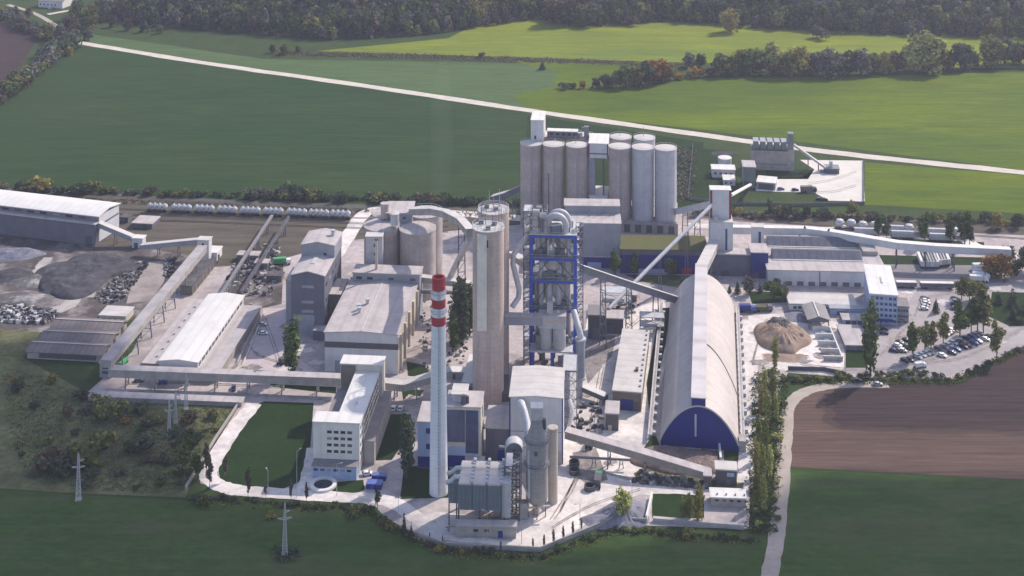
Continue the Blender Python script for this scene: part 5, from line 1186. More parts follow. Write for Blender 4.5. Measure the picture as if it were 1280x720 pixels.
# left stockpiles and scrap
pile('slag_heap','big smooth dark grey slag heap below storage hall',92,348,19,24,5.2,M_dgravel,.5,.42,40)
pile('slag_heap','dark grey slag heap joining the big one on its right',124,333,18,17,4.0,M_dgravel,.55,.4,41)
pile('gravel_heap','pale bluish gravel heap at the left picture edge under the storage hall',14,318,19,8,3.8,M_bgravel,.8,.3,42)
pile('quarry_heap','brownish grey rubble heap inside the track loop',40,352,11,9,3.0,M_limestone,.8,.2,43)
pile('quarry_heap','dark rubble heap left of the track loop',14,345,12,10,2.8,M_dgravel,.8,.3,44)
pile('quarry_heap','low pale rubble heap at the lower left of the stockyard',22,372,17,8,2.4,M_limestone,.8,.3,45)
pile('quarry_heap','small dark heap nested in the track curve',66,364,7,7,2.2,M_dgravel,.8,.2,46)
def rubble(name,label,ply,n,smin,smax,m,seed):
    rnd=random.Random(seed); xs=[p[0] for p in ply]; ys=[p[1] for p in ply]; q=MB(); k=0
    def inside(x,y):
        c=False; j=len(ply)-1
        for i in range(len(ply)):
            if (ply[i][1]>y)!=(ply[j][1]>y) and x<(ply[j][0]-ply[i][0])*(y-ply[i][1])/(ply[j][1]-ply[i][1])+ply[i][0]: c=not c
            j=i
        return c
    while k<n:
        x,y=rnd.uniform(min(xs),max(xs)),rnd.uniform(min(ys),max(ys))
        if not inside(x,y): continue
        k+=1; p=P(x,y); t=rnd.uniform(0,6.28); a_=rnd.uniform(smin,smax); b_=a_*rnd.uniform(.3,.9); h=a_*rnd.uniform(.25,.7)
        c,s=math.cos(t),math.sin(t); v=[]
        for zz,f in((-.1,1),(h,rnd.uniform(.5,.95))):
            for sx,sy in((-1,-1),(1,-1),(1,1),(-1,1)):
                xx,yy=sx*a_*.5*f,sy*b_*.5*f; v.append((p.x+xx*c-yy*s,p.y+xx*s+yy*c,zz+rnd.uniform(0,.2)*h))
        q.add(v,[(3,2,1,0),(4,5,6,7),(0,1,5,4),(1,2,6,5),(2,3,7,6),(3,0,4,7)])
    o=q.build(name,m,smooth=False); return tag(o,label,name.replace('_',' '),None,'stuff')
M_scrap=leafmat('scrap_mix',[(.03,.03,.04),(.13,.125,.135),(.62,.61,.60)],0.0)
M_scrap2=leafmat('yard_mix',[(.035,.035,.045),(.12,.115,.12),(.42,.40,.38)],0.0)
rubble('scrap_heap','scattered pale and dark scrap along the meadow edge',[(-40,383),(30,384),(75,390),(70,396),(58,405),(20,404),(-40,402)],800,.7,2.6,M_scrap,5)
rubble('yard_scrap','rows of dark and pale scrap between slag heap and diagonal gallery',[(118,372),(165,332),(186,328),(176,345),(160,366),(156,378),(125,380)],300,.6,2.2,M_scrap2,6)
rubble('yard_scrap','dark clutter under the slim conveyors',[(296,318),(350,300),(352,330),(338,372),(300,372),(285,350)],200,.8,2.8,M_scrap2,7)
rubble('yard_scrap','dark clutter beside the junction tower',[(206,322),(222,320),(214,348),(205,345)],90,.8,2.4,M_scrap2,8)
rubble('yard_scrap','pallets and clutter around the crusher houses',[(735,420),(790,395),(800,380),(770,378),(738,386)],110,.8,2.4,M_scrap2,9)
rubble('yard_scrap','low clutter on the ground at the foot of the filter house',[(712,505),(745,505),(760,545),(735,560),(708,552)],70,.8,2.6,M_scrap2,10)
rubble('yard_scrap','dark clutter beneath brown conveyor and clay heaps',[(800,588),(888,606),(880,612),(790,604)],130,.7,2.2,M_scrap2,11)
rubble('clay_lumps','loose pinkish clay lumps strewn over the clay heaps and yard',[(818,560),(888,566),(888,590),(835,588)],260,.7,2.6,M_pinkg,21)
rubble('yard_scrap','scattered clutter between machine hall and tall tower',[(520,360),(585,380),(585,470),(530,470)],150,.7,2.2,M_scrap2,12)
# ================= vehicles, wagons, poles =================
def car_proto():
    r=bpy.data.objects.new('parked_car',None); C.objects.link(r)
    q=MB(); q.extr_y([(-2.15,.32),(2.15,.32),(2.2,.62),(2.05,.82),(1.15,.95),(.55,1.42),(-1.15,1.45),(-1.85,.98),(-2.15,.92)],-.86,.86); q.build('body',PAINT['white'],r)
    g=MB(); g.extr_y([(1.12,.97),(.58,1.40),(-1.12,1.42),(-1.78,1.0)],-.80,.875); g.extr_y([(1.12,.97),(.58,1.40),(-1.12,1.42),(-1.78,1.0)],-.875,-.80)
    g.add([(1.17,-.74,.97),(1.17,.74,.97),(.60,.70,1.42),(.60,-.70,1.42)],[(0,1,2,3)]); g.add([(-1.87,-.74,1.0),(-1.87,.74,1.0),(-1.2,.70,1.45),(-1.2,-.70,1.45)],[(3,2,1,0)]); g.build('windows',M_glass,r)
    wm=MB().add(*_wheel()).mesh('wheel',M_rubber)
    for x in(-1.35,1.35):
        for y in(-.80,.80): share('wheel',wm,r,(x,y,.33))
    return r
def _wheel():
    n=12; vs=[];fs=[]
    for y in(-.11,.11): vs+=[(.33*math.cos(6.283*i/n),y,.33*math.sin(6.283*i/n)) for i in range(n)]
    fs=[(i,(i+1)%n,(i+1)%n+n,i+n) for i in range(n)]+[tuple(range(n-1,-1,-1)),tuple(range(n,2*n))]
    return vs,fs
CP=car_proto(); first=[True]; cbody={}
def car(x,y,ang,col,label,group):
    global CP
    o=CP if first[0] else copy_tree(CP); first[0]=False
    o.location=P(x,y)+Vector((0,0,.08)); o.rotation_euler=(0,0,R(ang)); tag(o,label,'car',group)
    for ch in o.children:
        if ch.name.startswith('body'):
            if col not in cbody:
                me=ch.data.copy(); me.materials.clear(); me.materials.append(PAINT[col]); cbody[col]=me
            ch.data=cbody[col]
    return o
def zc(x,y): return 1100+x/6, 360+y/6+1.2
ORD=['first','second','third','fourth','fifth','sixth','seventh','eighth','ninth','tenth','eleventh','twelfth','thirteenth','fourteenth','fifteenth','sixteenth','seventeenth']
def cars(lst,ang,phrase,group):
    cnt={}
    for i,(x,y,c) in enumerate(lst):
        car(*zc(x,y),ang+random.uniform(-3,3),c,f'{c} car, {ORD[i]} from the left in {phrase}',group)
G='cars in the car park'
cars([(188,545,'black'),(228,538,'navy'),(282,516,'white'),(315,503,'white'),(348,491,'white'),(375,483,'silver'),(440,455,'grey'),(480,443,'silver'),(515,430,'white'),(548,412,'white'),(578,408,'black'),(610,400,'silver'),(650,378,'navy'),(690,364,'blue'),(716,352,'grey'),(745,344,'navy')],-50,'the slanting row under the trees',G)
cars([(465,507,'white'),(540,486,'navy'),(575,463,'blue'),(628,444,'black'),(655,434,'navy'),(708,414,'blue'),(735,402,'silver'),(790,385,'white'),(822,368,'black')],-38,'the slanting row nearest the field',G)
cars([(105,470,'navy'),(135,470,'black'),(170,470,'white')],-25,'the lower cluster beside the trees',G)
cars([(130,432,'white'),(150,412,'black'),(200,395,'black'),(205,438,'grey')],-35,'the upper cluster beside the trees',G)
for i,(x,y,c) in enumerate([(335,80,'black'),(340,96,'white'),(345,115,'white'),(335,137,'silver'),(330,155,'white')]): car(*zc(x,y),-6,c,f'{c} car, {ORD[i]} from the top in file left of the small fir',G)
for i,(x,y,c) in enumerate([(562,82,'black'),(567,100,'white'),(560,122,'black'),(562,155,'grey')]): car(*zc(x,y),-6,c,f'{c} car, {ORD[i]} from the top in file right of the small fir',G)
cars([(360,400,'white'),(400,376,'red'),(388,338,'black'),(488,347,'white'),(515,335,'black'),(537,318,'white')],-45,'the loose row behind the trees',G)
cars([(22,315,'black'),(28,338,'navy')],-10,'the pair parked before the pale office',G)
car(*zc(165,246),-8,'silver','silver car parked against the short grey annex','cars around the works')
g2='cars around the works'
car(328,407,-5,'silver','silver car in the yard beside the dark mill building',g2); car(329,418,-3,'white','white car in the yard below the silver one',g2)
car(1071,477,-5,'black','black car on the dirt track below the flat-roofed store',g2); car(1097,482,-3,'silver','silver car where the dirt track meets the ploughed field',g2)
car(492,512,80,'white','white van-like car behind the office, left of the pair',g2); car(501,512,80,'white','white car behind the office, right of the pair',g2)
car(458.5,594,10,'white','white car beside the blue containers at the office',g2)
car(976,237.5,8,'blue','blue car outside the open truck shed',g2); car(994,238.5,5,'navy','dark blue van-like car between truck shed and brown lorry',g2)
car(1024,250,5,'black','black car at the lower edge of the pale apron, left one',g2); car(1030,250.5,5,'black','black car at the lower edge of the pale apron, right one',g2)
car(292,487,-80,'navy','dark car under the horizontal gallery by its leg',g2); car(365,456.5,5,'black','black car under the tall poplar by the gallery',g2)
car(203,480,10,'blue','blue car parked beneath the horizontal gallery at the left',g2); car(174,477,0,'grey','grey car beneath the gallery nearest the corner tower',g2)
# lorries
def lorry(x,y,ang,cab,boxm,label,cat='lorry',group=None,bl_=7.0,bh=2.6,tank=False):
    r=T('lorry',label,cat,P(x,y)+Vector((0,0,.09)),R(ang),group)
    MB().extr_y([(3.4,.5),(5.6,.5),(5.65,1.5),(5.3,2.7),(3.4,2.8)],-1.2,1.2).build('cab',cab,r)
    MB().add([(5.68,-1,1.55),(5.68,1,1.55),(5.35,1,2.55),(5.35,-1,2.55)],[(0,1,2,3)]).build('windscreen',M_glass,r)
    MB().box(-bl_/2-.4,-1.0,.55,3.4,1.0,.95).build('chassis',M_dsteel,r)
    if tank: MB().tube([(-bl_/2-.3,0,2.2),(-bl_/2+.4,0,2.2),(2.4,0,2.2),(3.1,0,2.2)],[.6,1.25,1.25,.6],14).build('tank',boxm,r)
    else: MB().box(-bl_/2-.4,-1.22,.96,3.1,1.22,.96+bh).build('body',boxm,r)
    wm=MB().add([(v[0]*1.5,v[1]*2.4,v[2]*1.5) for v in _wheel()[0]],_wheel()[1]).mesh('wheel',M_rubber)
    for xx in(-2.6,-1.3,4.5):
        for yy in(-1,1): share('wheel',wm,r,(xx,yy,.5))
    return r
lorry(1009,240,4,PAINT['navy'],M_brownw,'brown box lorry standing on the pale apron edge')
lorry(1148,460,18,PAINT['white'],M_white,'white pickup lorry parked below the tree row',bl_=4).scale=(.68,.72,.66)
lorry(747,607,80,PAINT['green'],M_dsteel,'green lorry with dark body in the white dust yard',bl_=3,bh=2)
lorry(354,454,60,PAINT['green'],M_dsteel,'dark lorry below the poplar near the gallery',bl_=3,bh=1.6)
lorry(155,455,-100,PAINT['green'],PAINT['green'],'bright green lorry beside the corner junction tower',bl_=5,bh=1.4).scale=(.75,.75,.7)
lorry(350,331,10,PAINT['white'],PAINT['green'],'pale green-sided lorry between slim conveyors and mill building',bl_=6)
lorry(951,389,5,PAINT['grey'],M_moss,'olive loading machine near the sand pile',bl_=4,bh=1.4)
lorry(930,390,0,PAINT['blue'],M_blue,'blue lorry behind the arched store at the hedge',bl_=4)
lorry(738,558,70,PAINT['grey'],M_dsteel,'dark lorry in the dust below the pipe rack',bl_=4,bh=2)
# trailers parked side by side
for i in range(10):
    r=T('trailer',f'silver-topped trailer, {ORD[i]} from the left in the block of trailers','trailer',P(1154+3.5*i,336.5-(0.35*i if i>5 else 0))+Vector((0,0,.1)),R(82),'trailers parked side by side')
    MB().box(0,-1.15,1.2,13.5-(.9*(i-5) if i>5 else 0),1.15,3.7).build('body',M_psteel if i%3 else M_tank,r); MB().box(.2,-.9,.5,13,.9,1.18).build('chassis',M_dsteel,r)
    for xx in (1.2,2.5): MB().box(xx-.45,-1.1,0,xx+.45,1.1,.9).build('wheel',M_rubber,r)
for k,(x0,x1,y,n) in enumerate(((1151,1193,361.5,'long dark trailer with pale roof at the upper edge of the car park'),(1121,1146,360.5,'shorter dark trailer left of the long one at the car park'))):
    b2=bl(x0,y,x1,y-5,y-7,-3); r=T('trailer',n,'trailer',b2.loc,b2.rz,'trailers at the car park edge'); MB().box(0,0,.9,b2.w,2.5,2.9).build('body',M_darkw,r); MB().box(0,-.05,2.88,b2.w,2.55,3.1).build('roof',M_roofwhite,r)
    for xx in (1.5,2.8,b2.w-2): MB().box(xx-.45,.1,0,xx+.45,2.4,.92).build('wheel',M_rubber,r)
NMS=['lowest','second','third','fourth','topmost']
for i in range(5):
    lorry(1221+2.2*i-.35*i*i,352-3.7*i,-4+2*i,PAINT['white'],M_tank if i%2 else M_white,f'white {"tanker" if i%2 else "box"} lorry, {NMS[i]} of the lorries beside the orange trees','lorry','white lorries by the orange tree',bl_=6,tank=bool(i%2),bh=2.2)
# four-domed tank wagons
def wagon_proto():
    r=bpy.data.objects.new('tank_wagon',None); C.objects.link(r)
    MB().box(-6.0,-1.3,1.0,6.0,1.3,1.5).build('underframe',M_dsteel,r)
    tk=MB().lathe(0,0,[(.35,1.4),(1.35,2.5),(1.5,3.2),(1.4,3.9),(.95,4.5),(.4,4.75),(.38,5.0)],16).mesh('tank',M_tank)
    for i in range(4): share('tank',tk,r,(-4.4+2.93*i,0,0))
    q=MB(); q.box(-5.6,-.3,4.62,5.6,.3,4.7); q.build('walkway',M_steel,r)
    bg=MB().box(-1.3,-1.05,.12,1.3,1.05,.98).mesh('bogie',M_rubber)
    for x in(-4.2,4.2): share('bogie',bg,r,(x,0,.1))
    return r
WP=wagon_proto()
WX=[197,227,255.5,284,313,341.5,371,398.5,425.5]
for i,x in enumerate(WX):
    o=WP if i==0 else copy_tree(WP); y=264.6+(x-197)*(273.4-264.6)/(425.5-197); o.location=P(x,y); o.rotation_euler=(0,0,R(-7.2))
    tag(o,f'white four-domed tank wagon, {ORD[i]} from the left on the long siding','wagon','tank wagons on the siding')
def big_wagon(x,y,label,body):
    r=T('rail_wagon',label,'wagon',P(x,y),R(-6),'wagons on the right siding')
    MB().box(-6.2,-1.4,.9,6.2,1.4,1.4).build('underframe',M_dsteel,r)
    if body=='tank':
        for cx in(-3.1,3.1): MB().lathe(cx,0,[(.5,1.4),(2.3,3),(2.5,4.2),(1.8,5.4),(.5,5.8)],18).build('tank',M_psteel,r)
    else: MB().extr_x([(-1.4,1.4),(1.4,1.4),(1.5,3.4),(.8,4.3),(-.8,4.3),(-1.5,3.4)],-5.8,5.8).build('hopper',M_psteel,r)
    for x_ in(-4.2,4.2): MB().box(x_-1.3,-1.1,.1,x_+1.3,1.1,.98).build('bogie',M_rubber,r)
for i,(x,y,k) in enumerate(((1057,287,'tank'),(1086,290,'tank'),(1116,291.5,'box'),(1144,293.5,'tank'),(1172,295.5,'box'),(1200,297.5,'tank'))):
    big_wagon(x,y,f'pale {"twin-vessel tank" if k=="tank" else "hopper"} wagon, {ORD[i]} from the left on the right-hand siding',k)
for i,(x,y) in enumerate(((1082,295),(1128,298.5),(1176,302))): big_wagon(x,y,f'white hopper wagon, {ORD[i]} from the left on the nearer right-hand track','box')
# transformer drums in the yard
for i,(x,y,n) in enumerate(((718,582,'upper dark ring bin beside the filter house wall'),(718,592,'lower dark ring bin beside the filter house wall'),(737,612,'low dark ring bin in the white dust yard'))):
    r=T('ring_bin',n,'bin',P(x,y),0,'ring bins'); MB().lathe_open(0,0,[(2.0,0),(2.0,1.8),(1.7,1.8),(1.7,.2)],20).build('ring',M_dsteel,r); MB().cyl(0,0,0,.4,1.75,n=20).build('floor',M_rubber,r)
# lattice pylons
MPY=mat('galvanised_steel',(.50,.50,.53),.5,.15,.5)
def pylon(x,y,hp,label,cat='pylon'):
    h=hp/S(y); r=T('pylon',label,cat,P(x,y),R(8),'lattice power pylons'); q=MB(); wb=h*.048; wt=h*.010
    hw=lambda z: wb+(wt-wb)*min(1,z/(h*.95))
    for sx in(-1,1):
        for sy in(-1,1): q.bar((sx*wb,sy*wb,0),(sx*wt,sy*wt,h*.95),.15)
    n=9
    for k in range(n):
        z0,z1=h*.9*k/n,h*.9*(k+1)/n; a0,a1=hw(z0),hw(z1)
        for sy in(-1,1):
            q.bar((-a0,sy*a0,z0),(a1,sy*a1,z1),.085); q.bar((a0,sy*a0,z0),(-a1,sy*a1,z1),.085)
            q.bar((sy*a0,-a0,z0),(sy*a1,a1,z1),.085); q.bar((-a1,sy*a1,z1),(a1,sy*a1,z1),.085)
    q.bar((0,0,h*.9),(0,0,h),.12); q.build('lattice',MPY,r)
    for sg,zz,l in((-1,.66,.13),(1,.66,.13),(1,.79,.10)):
        c=MB(); c.bar((0,0,h*(zz-.01)),(sg*h*l,0,h*zz+h*.025),.2); c.bar((0,0,h*(zz+.03)),(sg*h*l,0,h*zz+h*.03),.14); c.build('crossarm',MPY,r)
        MB().lathe(sg*h*l*.96,0,[(.12,h*zz-h*.02),(.2,h*zz),(.12,h*zz+h*.025)],8).build('insulator',M_dsteel,r)
    MB().box(-wb*1.3,-wb*1.3,0,wb*1.3,wb*1.3,.4).build('footing',M_concw,r)
pylon(98,625,61,'lattice pylon standing alone at the edge of the scrub'); pylon(356,694,68,'lattice pylon standing in the front meadow on a dark patch')
pylon(211.5,545,47,'lattice pylon nearest the meadow of the three before the long gallery'); pylon(219.5,529,44,'middle lattice pylon of the three before the long gallery'); pylon(232.5,512,46,'rear lattice pylon of the three, closest to the long gallery')
# lamp posts
def lamp(x,y,hp,label):
    h=hp/S(y); r=T('street_lamp',label,'lamp post',P(x,y),random.uniform(0,6),'street lamps'); MB().cyl(0,0,0,h,.11,.07,8).build('pole',M_yel if x>550 else M_psteel,r); MB().bar((0,0,h),(1.5,0,h+.3),.1).build('arm',M_psteel,r); MB().box(1.3,-.2,h+.2,2.1,.2,h+.42).build('lamp_head',M_psteel,r)
for x,y,hp,n in ((335,617,28,'street lamp by the round lawn front edge'),(371,622,58,'tall street lamp at the junction beside the round lawn'),(421,620,40,'street lamp before the office porch'),(498,652,32,'street lamp beside the road near chimney lawn'),(609,676,36,'yellow street lamp before the concrete base house'),(652,680,60,'tall yellow mast at the stair rack foot'),(725,660,30,'yellow street lamp in the white dust yard'),(790,640,34,'yellow street lamp by white partition wall'),(1141,448,25,'yellow street lamp at the car park edge')): lamp(x,y,hp,n)
# ================= trees and shrubs =================
random.seed(21)
SHRUBS=[]
AD={'lime':'yellowish green','dark':'dark green','green':'green','olive':'olive','bright':'bright yellow-green','yellow':'yellow','orange':'orange','brown':'brown','grey':'grey-green'}
def trees(lst,phrase,group,kinddef='round',name='tree',cat='tree',wr=1.0,trunk=True):
    lst=sorted(lst,key=lambda t:t[0]); tot={}; cnt={}
    for t in lst: tot[t[3]]=tot.get(t[3],0)+1
    for t in lst:
        x,y,hp,leaf=t[:4]; kind=t[4] if len(t)>4 else kinddef; w=t[5] if len(t)>5 else wr
        i=cnt.get(leaf,0); cnt[leaf]=i+1
        if len(lst)==1: lb=f'{AD[leaf]} {cat} {phrase}'
        elif tot[leaf]==1: lb=f'the only {AD[leaf]} {cat} {phrase}'
        elif tot[leaf]>6 and not trunk: lb=f'low {AD[leaf]} {cat} {phrase}'
        else: lb=f'{ordw(i)} {AD[leaf]} {cat} from the left {phrase}'
        if trunk: tree(x,y,hp,kind,leaf,lb,group,w,name,cat,trunk)
        else: SHRUBS.append((x,y,hp,kind,leaf,lb,group,w,name,cat))
TENS=['','','twenty','thirty','forty','fifty','sixty','seventy','eighty','ninety']
ONES=['','first','second','third','fourth','fifth','sixth','seventh','eighth','ninth','tenth','eleventh','twelfth','thirteenth','fourteenth','fifteenth','sixteenth','seventeenth','eighteenth','nineteenth']
TEN0=['','','twentieth','thirtieth','fortieth','fiftieth','sixtieth','seventieth','eightieth','ninetieth']
def ordw(i):
    n=i+1
    if n<20: return ONES[n]
    return TEN0[n//10] if n%10==0 else TENS[n//10]+'-'+ONES[n%10]
# hedgerow between the bright fields, upper right
trees([(703,112,10,'dark','bush'),(716,110,9,'brown','bush'),(728,111,11,'orange'),(745,110,14,'dark'),(758,110,20,'dark'),(770,109,24,'olive'),(782,109,30,'green'),(795,107,32,'olive'),(806,106,33,'dark'),(818,104,31,'orange'),(826,102,30,'orange'),(836,100,24,'olive'),(848,99,10,'orange','bush'),(860,97,12,'yellow','bush'),(868,96,14,'orange','bush')],'in the hedgerow spur above the silo bank','trees of the hedgerow spur','full',wr=1.15)
trees([(862,84,20,'grey'),(876,83,17,'dark'),(888,94,12,'dark','bush'),(902,94,30,'olive'),(914,94,27,'green'),(926,86,26,'orange'),(935,92,34,'green'),(944,88,30,'olive'),(954,93,26,'brown'),(963,92,44,'bright'),(975,93,24,'orange'),(985,94,33,'olive'),(998,95,40,'yellow'),(1012,95,18,'brown','bush'),(1022,95,33,'grey'),(1037,95,38,'grey'),(1050,94,30,'brown'),(1062,93,34,'dark'),(1076,93,34,'grey'),(1092,91,27,'olive'),(1106,91,30,'yellow'),(1121,90,28,'brown'),(1140,90,38,'bright'),(1157,90,56,'bright','full',1.15),(1170,88,40,'olive'),(1186,86,24,'dark'),(1201,86,36,'dark'),(1218,83,22,'grey'),(1238,82,42,'olive'),(1256,80,36,'dark'),(1270,80,30,'brown'),(1290,80,40,'dark')],'in the tree belt across the bright fields','trees of the tree belt','full',wr=1.2)
trees([(702,30,38,'brown','round',1.5),(722,28,26,'grey'),(690,30,30,'brown'),(748,26,18,'dark','bush'),(773,30,20,'olive'),(788,31,16,'brown','bush'),(852,26,18,'olive'),(868,28,16,'green','bush'),(912,40,32,'yellow','full',1.1),(1027,48,18,'grey','bush'),(595,30,34,'yellow'),(610,26,26,'yellow'),(678,87,12,'dark','conifer',1.6),(602,72,7,'dark','bush')],'along the foot of the wooded hill','lone trees below the hill','full')
# upper left trees and shrubs
ul=[]
for i in range(34):
    t=i/33; x=-2+t*92+random.uniform(-6,6); y=128-t*72+random.uniform(-4,4); ul.append((x,y,random.uniform(12,22),random.choice(['dark','brown','olive','grey','green','grey']),'bush'))
for i in range(22):
    x=random.uniform(-5,60); ul.append((x,22+x*.52+random.uniform(-5,5),random.uniform(10,18),random.choice(['dark','brown','olive','grey']),'bush'))
trees(ul,'beside the top-left brown field','shrubs around the brown field','bush','shrub','shrub',1.1,False)
trees([(62,48,22,'olive'),(75,52,24,'grey'),(88,45,30,'brown'),(100,40,34,'green'),(112,36,34,'olive'),(122,28,30,'dark'),(132,24,30,'grey'),(20,20,14,'brown'),(36,22,14,'olive'),(96,24,26,'dark'),(110,50,18,'grey'),(140,34,16,'dark'),(160,38,16,'brown'),(180,40,16,'dark'),(200,42,12,'olive'),(86,70,14,'yellow'),(340,66,12,'dark'),(356,68,16,'olive'),(372,66,10,'dark')],'in the cluster by the top-left road','trees near the top-left farm','full')
# hedge behind the sidings
hl=[]
for i in range(64):
    x=i*10.6+random.uniform(-3,3); y=238.5+x*.028+random.uniform(-1.5,1.5); hl.append((x,y,random.choice([6,7,8,9,11,15]) ,random.choice(['dark','dark','brown','olive','grey']),'bush',1.25))
hl+=[(46,240,20,'yellow'),(365,248,21,'dark'),(393,250,14,'green'),(560,254,15,'green'),(585,255,12,'dark')]
trees(hl,'in the low hedge behind the sidings','shrubs behind the sidings','bush','shrub','shrub',1.2,False)
hr=[]
for i in range(40):
    x=868+i*10.8+random.uniform(-3,3); y=268+(x-868)*.03+random.uniform(-2,1.5); hr.append((x,y,random.choice([6,8,10,13]),random.choice(['dark','dark','brown','olive','grey','yellow']),'bush',1.2))
trees(hr,'in the hedge behind the right-hand siding','shrubs behind the right siding','bush','shrub','shrub',1.2,False)
trees([(962,271,24,'dark','columnar',1.1),(975,270,16,'yellow'),(985,272,18,'dark'),(995,272,14,'brown'),(1008,272,16,'dark'),(1065,270,20,'olive'),(1247,286,22,'yellow','full',1.1),(1272,284,20,'dark')],'among the trees behind the long white gallery','trees behind the white gallery')
trees([(1098,297,33,'green','columnar'),(1108,299,26,'dark','columnar'),(1156,306,42,'green','columnar',1.1),(1188,305,36,'green','columnar'),(1206,308,44,'green','columnar',1.1),(1212,307,36,'dark','columnar')],'in the row before the right-hand wagons','columnar trees before the wagons')
trees([(1238,346,30,'orange','full',1.1),(1252,347,34,'orange','full',1.15),(1262,330,26,'dark'),(1282,338,34,'dark'),(1270,345,24,'dark'),(1290,350,36,'dark')],'in the autumn clump right of the white lorries','autumn trees by the lorries')
# car park trees
trees([(1141.5,449,47,'green','columnar',1.0),(1156,440,39,'olive','columnar'),(1164,437,37,'olive','columnar'),(1179,431,42,'olive','columnar',1.05),(1200,425,50,'green','columnar',1.1),(1214,417,46,'green','columnar'),(1222,417,55,'green','columnar',1.0),(1229,418,56,'olive','columnar'),(1246,451,52,'olive','columnar',.95)],'in the slanting row of the car park','car park trees')
trees([(1202,375,32,'olive','columnar',1.3),(1212,376,28,'olive','round'),(1226,374,24,'olive'),(1170,391,19,'dark','conifer',1.1),(1248,380,18,'dark','conifer',1.3),(1266,383,25,'dark','conifer',1.2),(1266,398,20,'dark','conifer'),(1236,396,26,'dark','columnar'),(1277,400,22,'dark')],'around the upper end of the car park','trees above the car park')
# poplars
trees([(1088,470,92,'green','poplar',1.0)],'standing alone by the concrete bays','lone poplar','poplar','poplar','poplar')
trees([(366,468,68,'green','poplar',1.35)],'standing alone before the mill building','lone poplar by the mill','poplar','poplar','poplar')
trees([(508,598,78,'dark','poplar',1.1),(472,636,28,'dark','columnar',.8)],'by the drive behind the chimney lawn','poplars near the chimney','poplar','poplar','poplar')
trees([(571,428,72,'dark','poplar'),(578,432,82,'dark','poplar'),(587,420,62,'green','poplar',1.2),(566,440,50,'green','poplar',1.2)],'in the clump left of tall tower','poplars by the tall tower','poplar','poplar','poplar')
trees([(853,651,28,'olive','poplar',1.3),(862,652,34,'olive','poplar',1.2),(873,655,47,'yellow','poplar',1.2)],'on the lawn beside the white-roofed store','poplars on the front lawn','poplar','poplar','poplar')
trees([(780,648,40,'bright','round',.8)],'rising beside the stone heap','tree at the stone heap')
pl=[(969,464,42,'lime'),(955,500,40,'bright'),(966,506,44,'lime'),(952,520,38,'yellow'),(960,532,42,'lime'),(970,528,36,'bright'),(948,560,40,'lime'),(957,570,46,'lime'),(945,596,46,'yellow'),(954,606,48,'lime'),(963,598,40,'bright'),(946,632,44,'lime'),(955,640,46,'bright')]
trees(pl,'in the poplar belt beside the dirt track','poplars of the belt','poplar','poplar','poplar',.85)
ph=[]
for i in range(44):
    t=random.random(); y=462+t*206; x=random.uniform(946+(-t*4),984-t*12); ph.append((x,y,random.uniform(4,9),random.choice(['green','green','olive','bright','olive']),'bush',1.3))
for i in range(16): ph.append((990+i*12+random.uniform(-3,3),477-(i*.5)+random.uniform(-3,2),random.uniform(5,9),random.choice(['green','dark','olive']),'bush',1.5))
for i in range(14): ph.append((1105+i*13,476-max(0,(i-6))*5.2+random.uniform(-1,1),5,random.choice(['dark','olive']),'bush',1.4))
trees(ph,'in the green strip between works and track','shrubs of the green strip','bush','shrub','shrub',1.3,False)
# blue building trees, behind arched store
trees([(769,345,34,'green','columnar',1.1),(793,346,32,'green','columnar'),(838,349,26,'green'),(858,370,26,'dark'),(912,366,12,'dark','conifer'),(922,367,18,'dark','conifer'),(937,368,24,'grey'),(950,366,14,'dark','conifer'),(967,374,26,'green','round',1.2),(978,373,20,'brown'),(980,378,14,'dark')],'before the dark blue buildings','trees before the blue buildings')
# perimeter hedge
pe=[]
line=[(238,624),(300,628),(380,634),(455,638),(480,655),(505,672),(548,688),(610,694),(676,699),(720,680),(770,664),(830,668),(930,676),(950,678)]
for (x0,y0),(x1,y1) in zip(line,line[1:]):
    n=max(1,int(math.hypot(x1-x0,y1-y0)/7.5))
    for i in range(n):
        t=i/n; pe.append((x0+(x1-x0)*t+random.uniform(-3,3),y0+(y1-y0)*t+random.uniform(-3,1),random.uniform(4,8),random.choice(['dark','dark','green','brown','olive','grey','green']),'bush',1.2))
pe+=[(252,632,13,'olive'),(340,648,9,'yellow'),(445,644,13,'olive'),(490,662,10,'olive'),(549,688,10,'yellow'),(575,692,7,'yellow'),(860,672,11,'olive'),(505,670,32,'dark','conifer',.5),(514,676,24,'dark','conifer',.5)]
trees(pe,'in the dark hedge along the front of the works','shrubs of the front hedge','bush','shrub','shrub',1.2,False)
trees([(537,676,10,'grey'),(553,680,10,'grey'),(626,688,12,'grey'),(666,686,13,'grey'),(680,685,16,'grey'),(692,680,18,'grey'),(704,675,17,'grey'),(716,669,17,'grey'),(727,662,14,'grey')],'of the small thin trees along the perimeter wall','thin young trees','poplar','young_tree','tree',.9)
trees([(258,595,44,'brown','columnar',.6),(262,610,40,'brown','columnar',.6),(310,622,40,'brown','columnar',.5),(282,602,34,'brown','columnar',.6),(364,626,28,'brown','columnar',.5),(383,628,26,'brown','columnar',.5),(332,622,22,'grey','columnar',.5)],'of the half-bare trees around the round lawn','half-bare trees at the lawn')
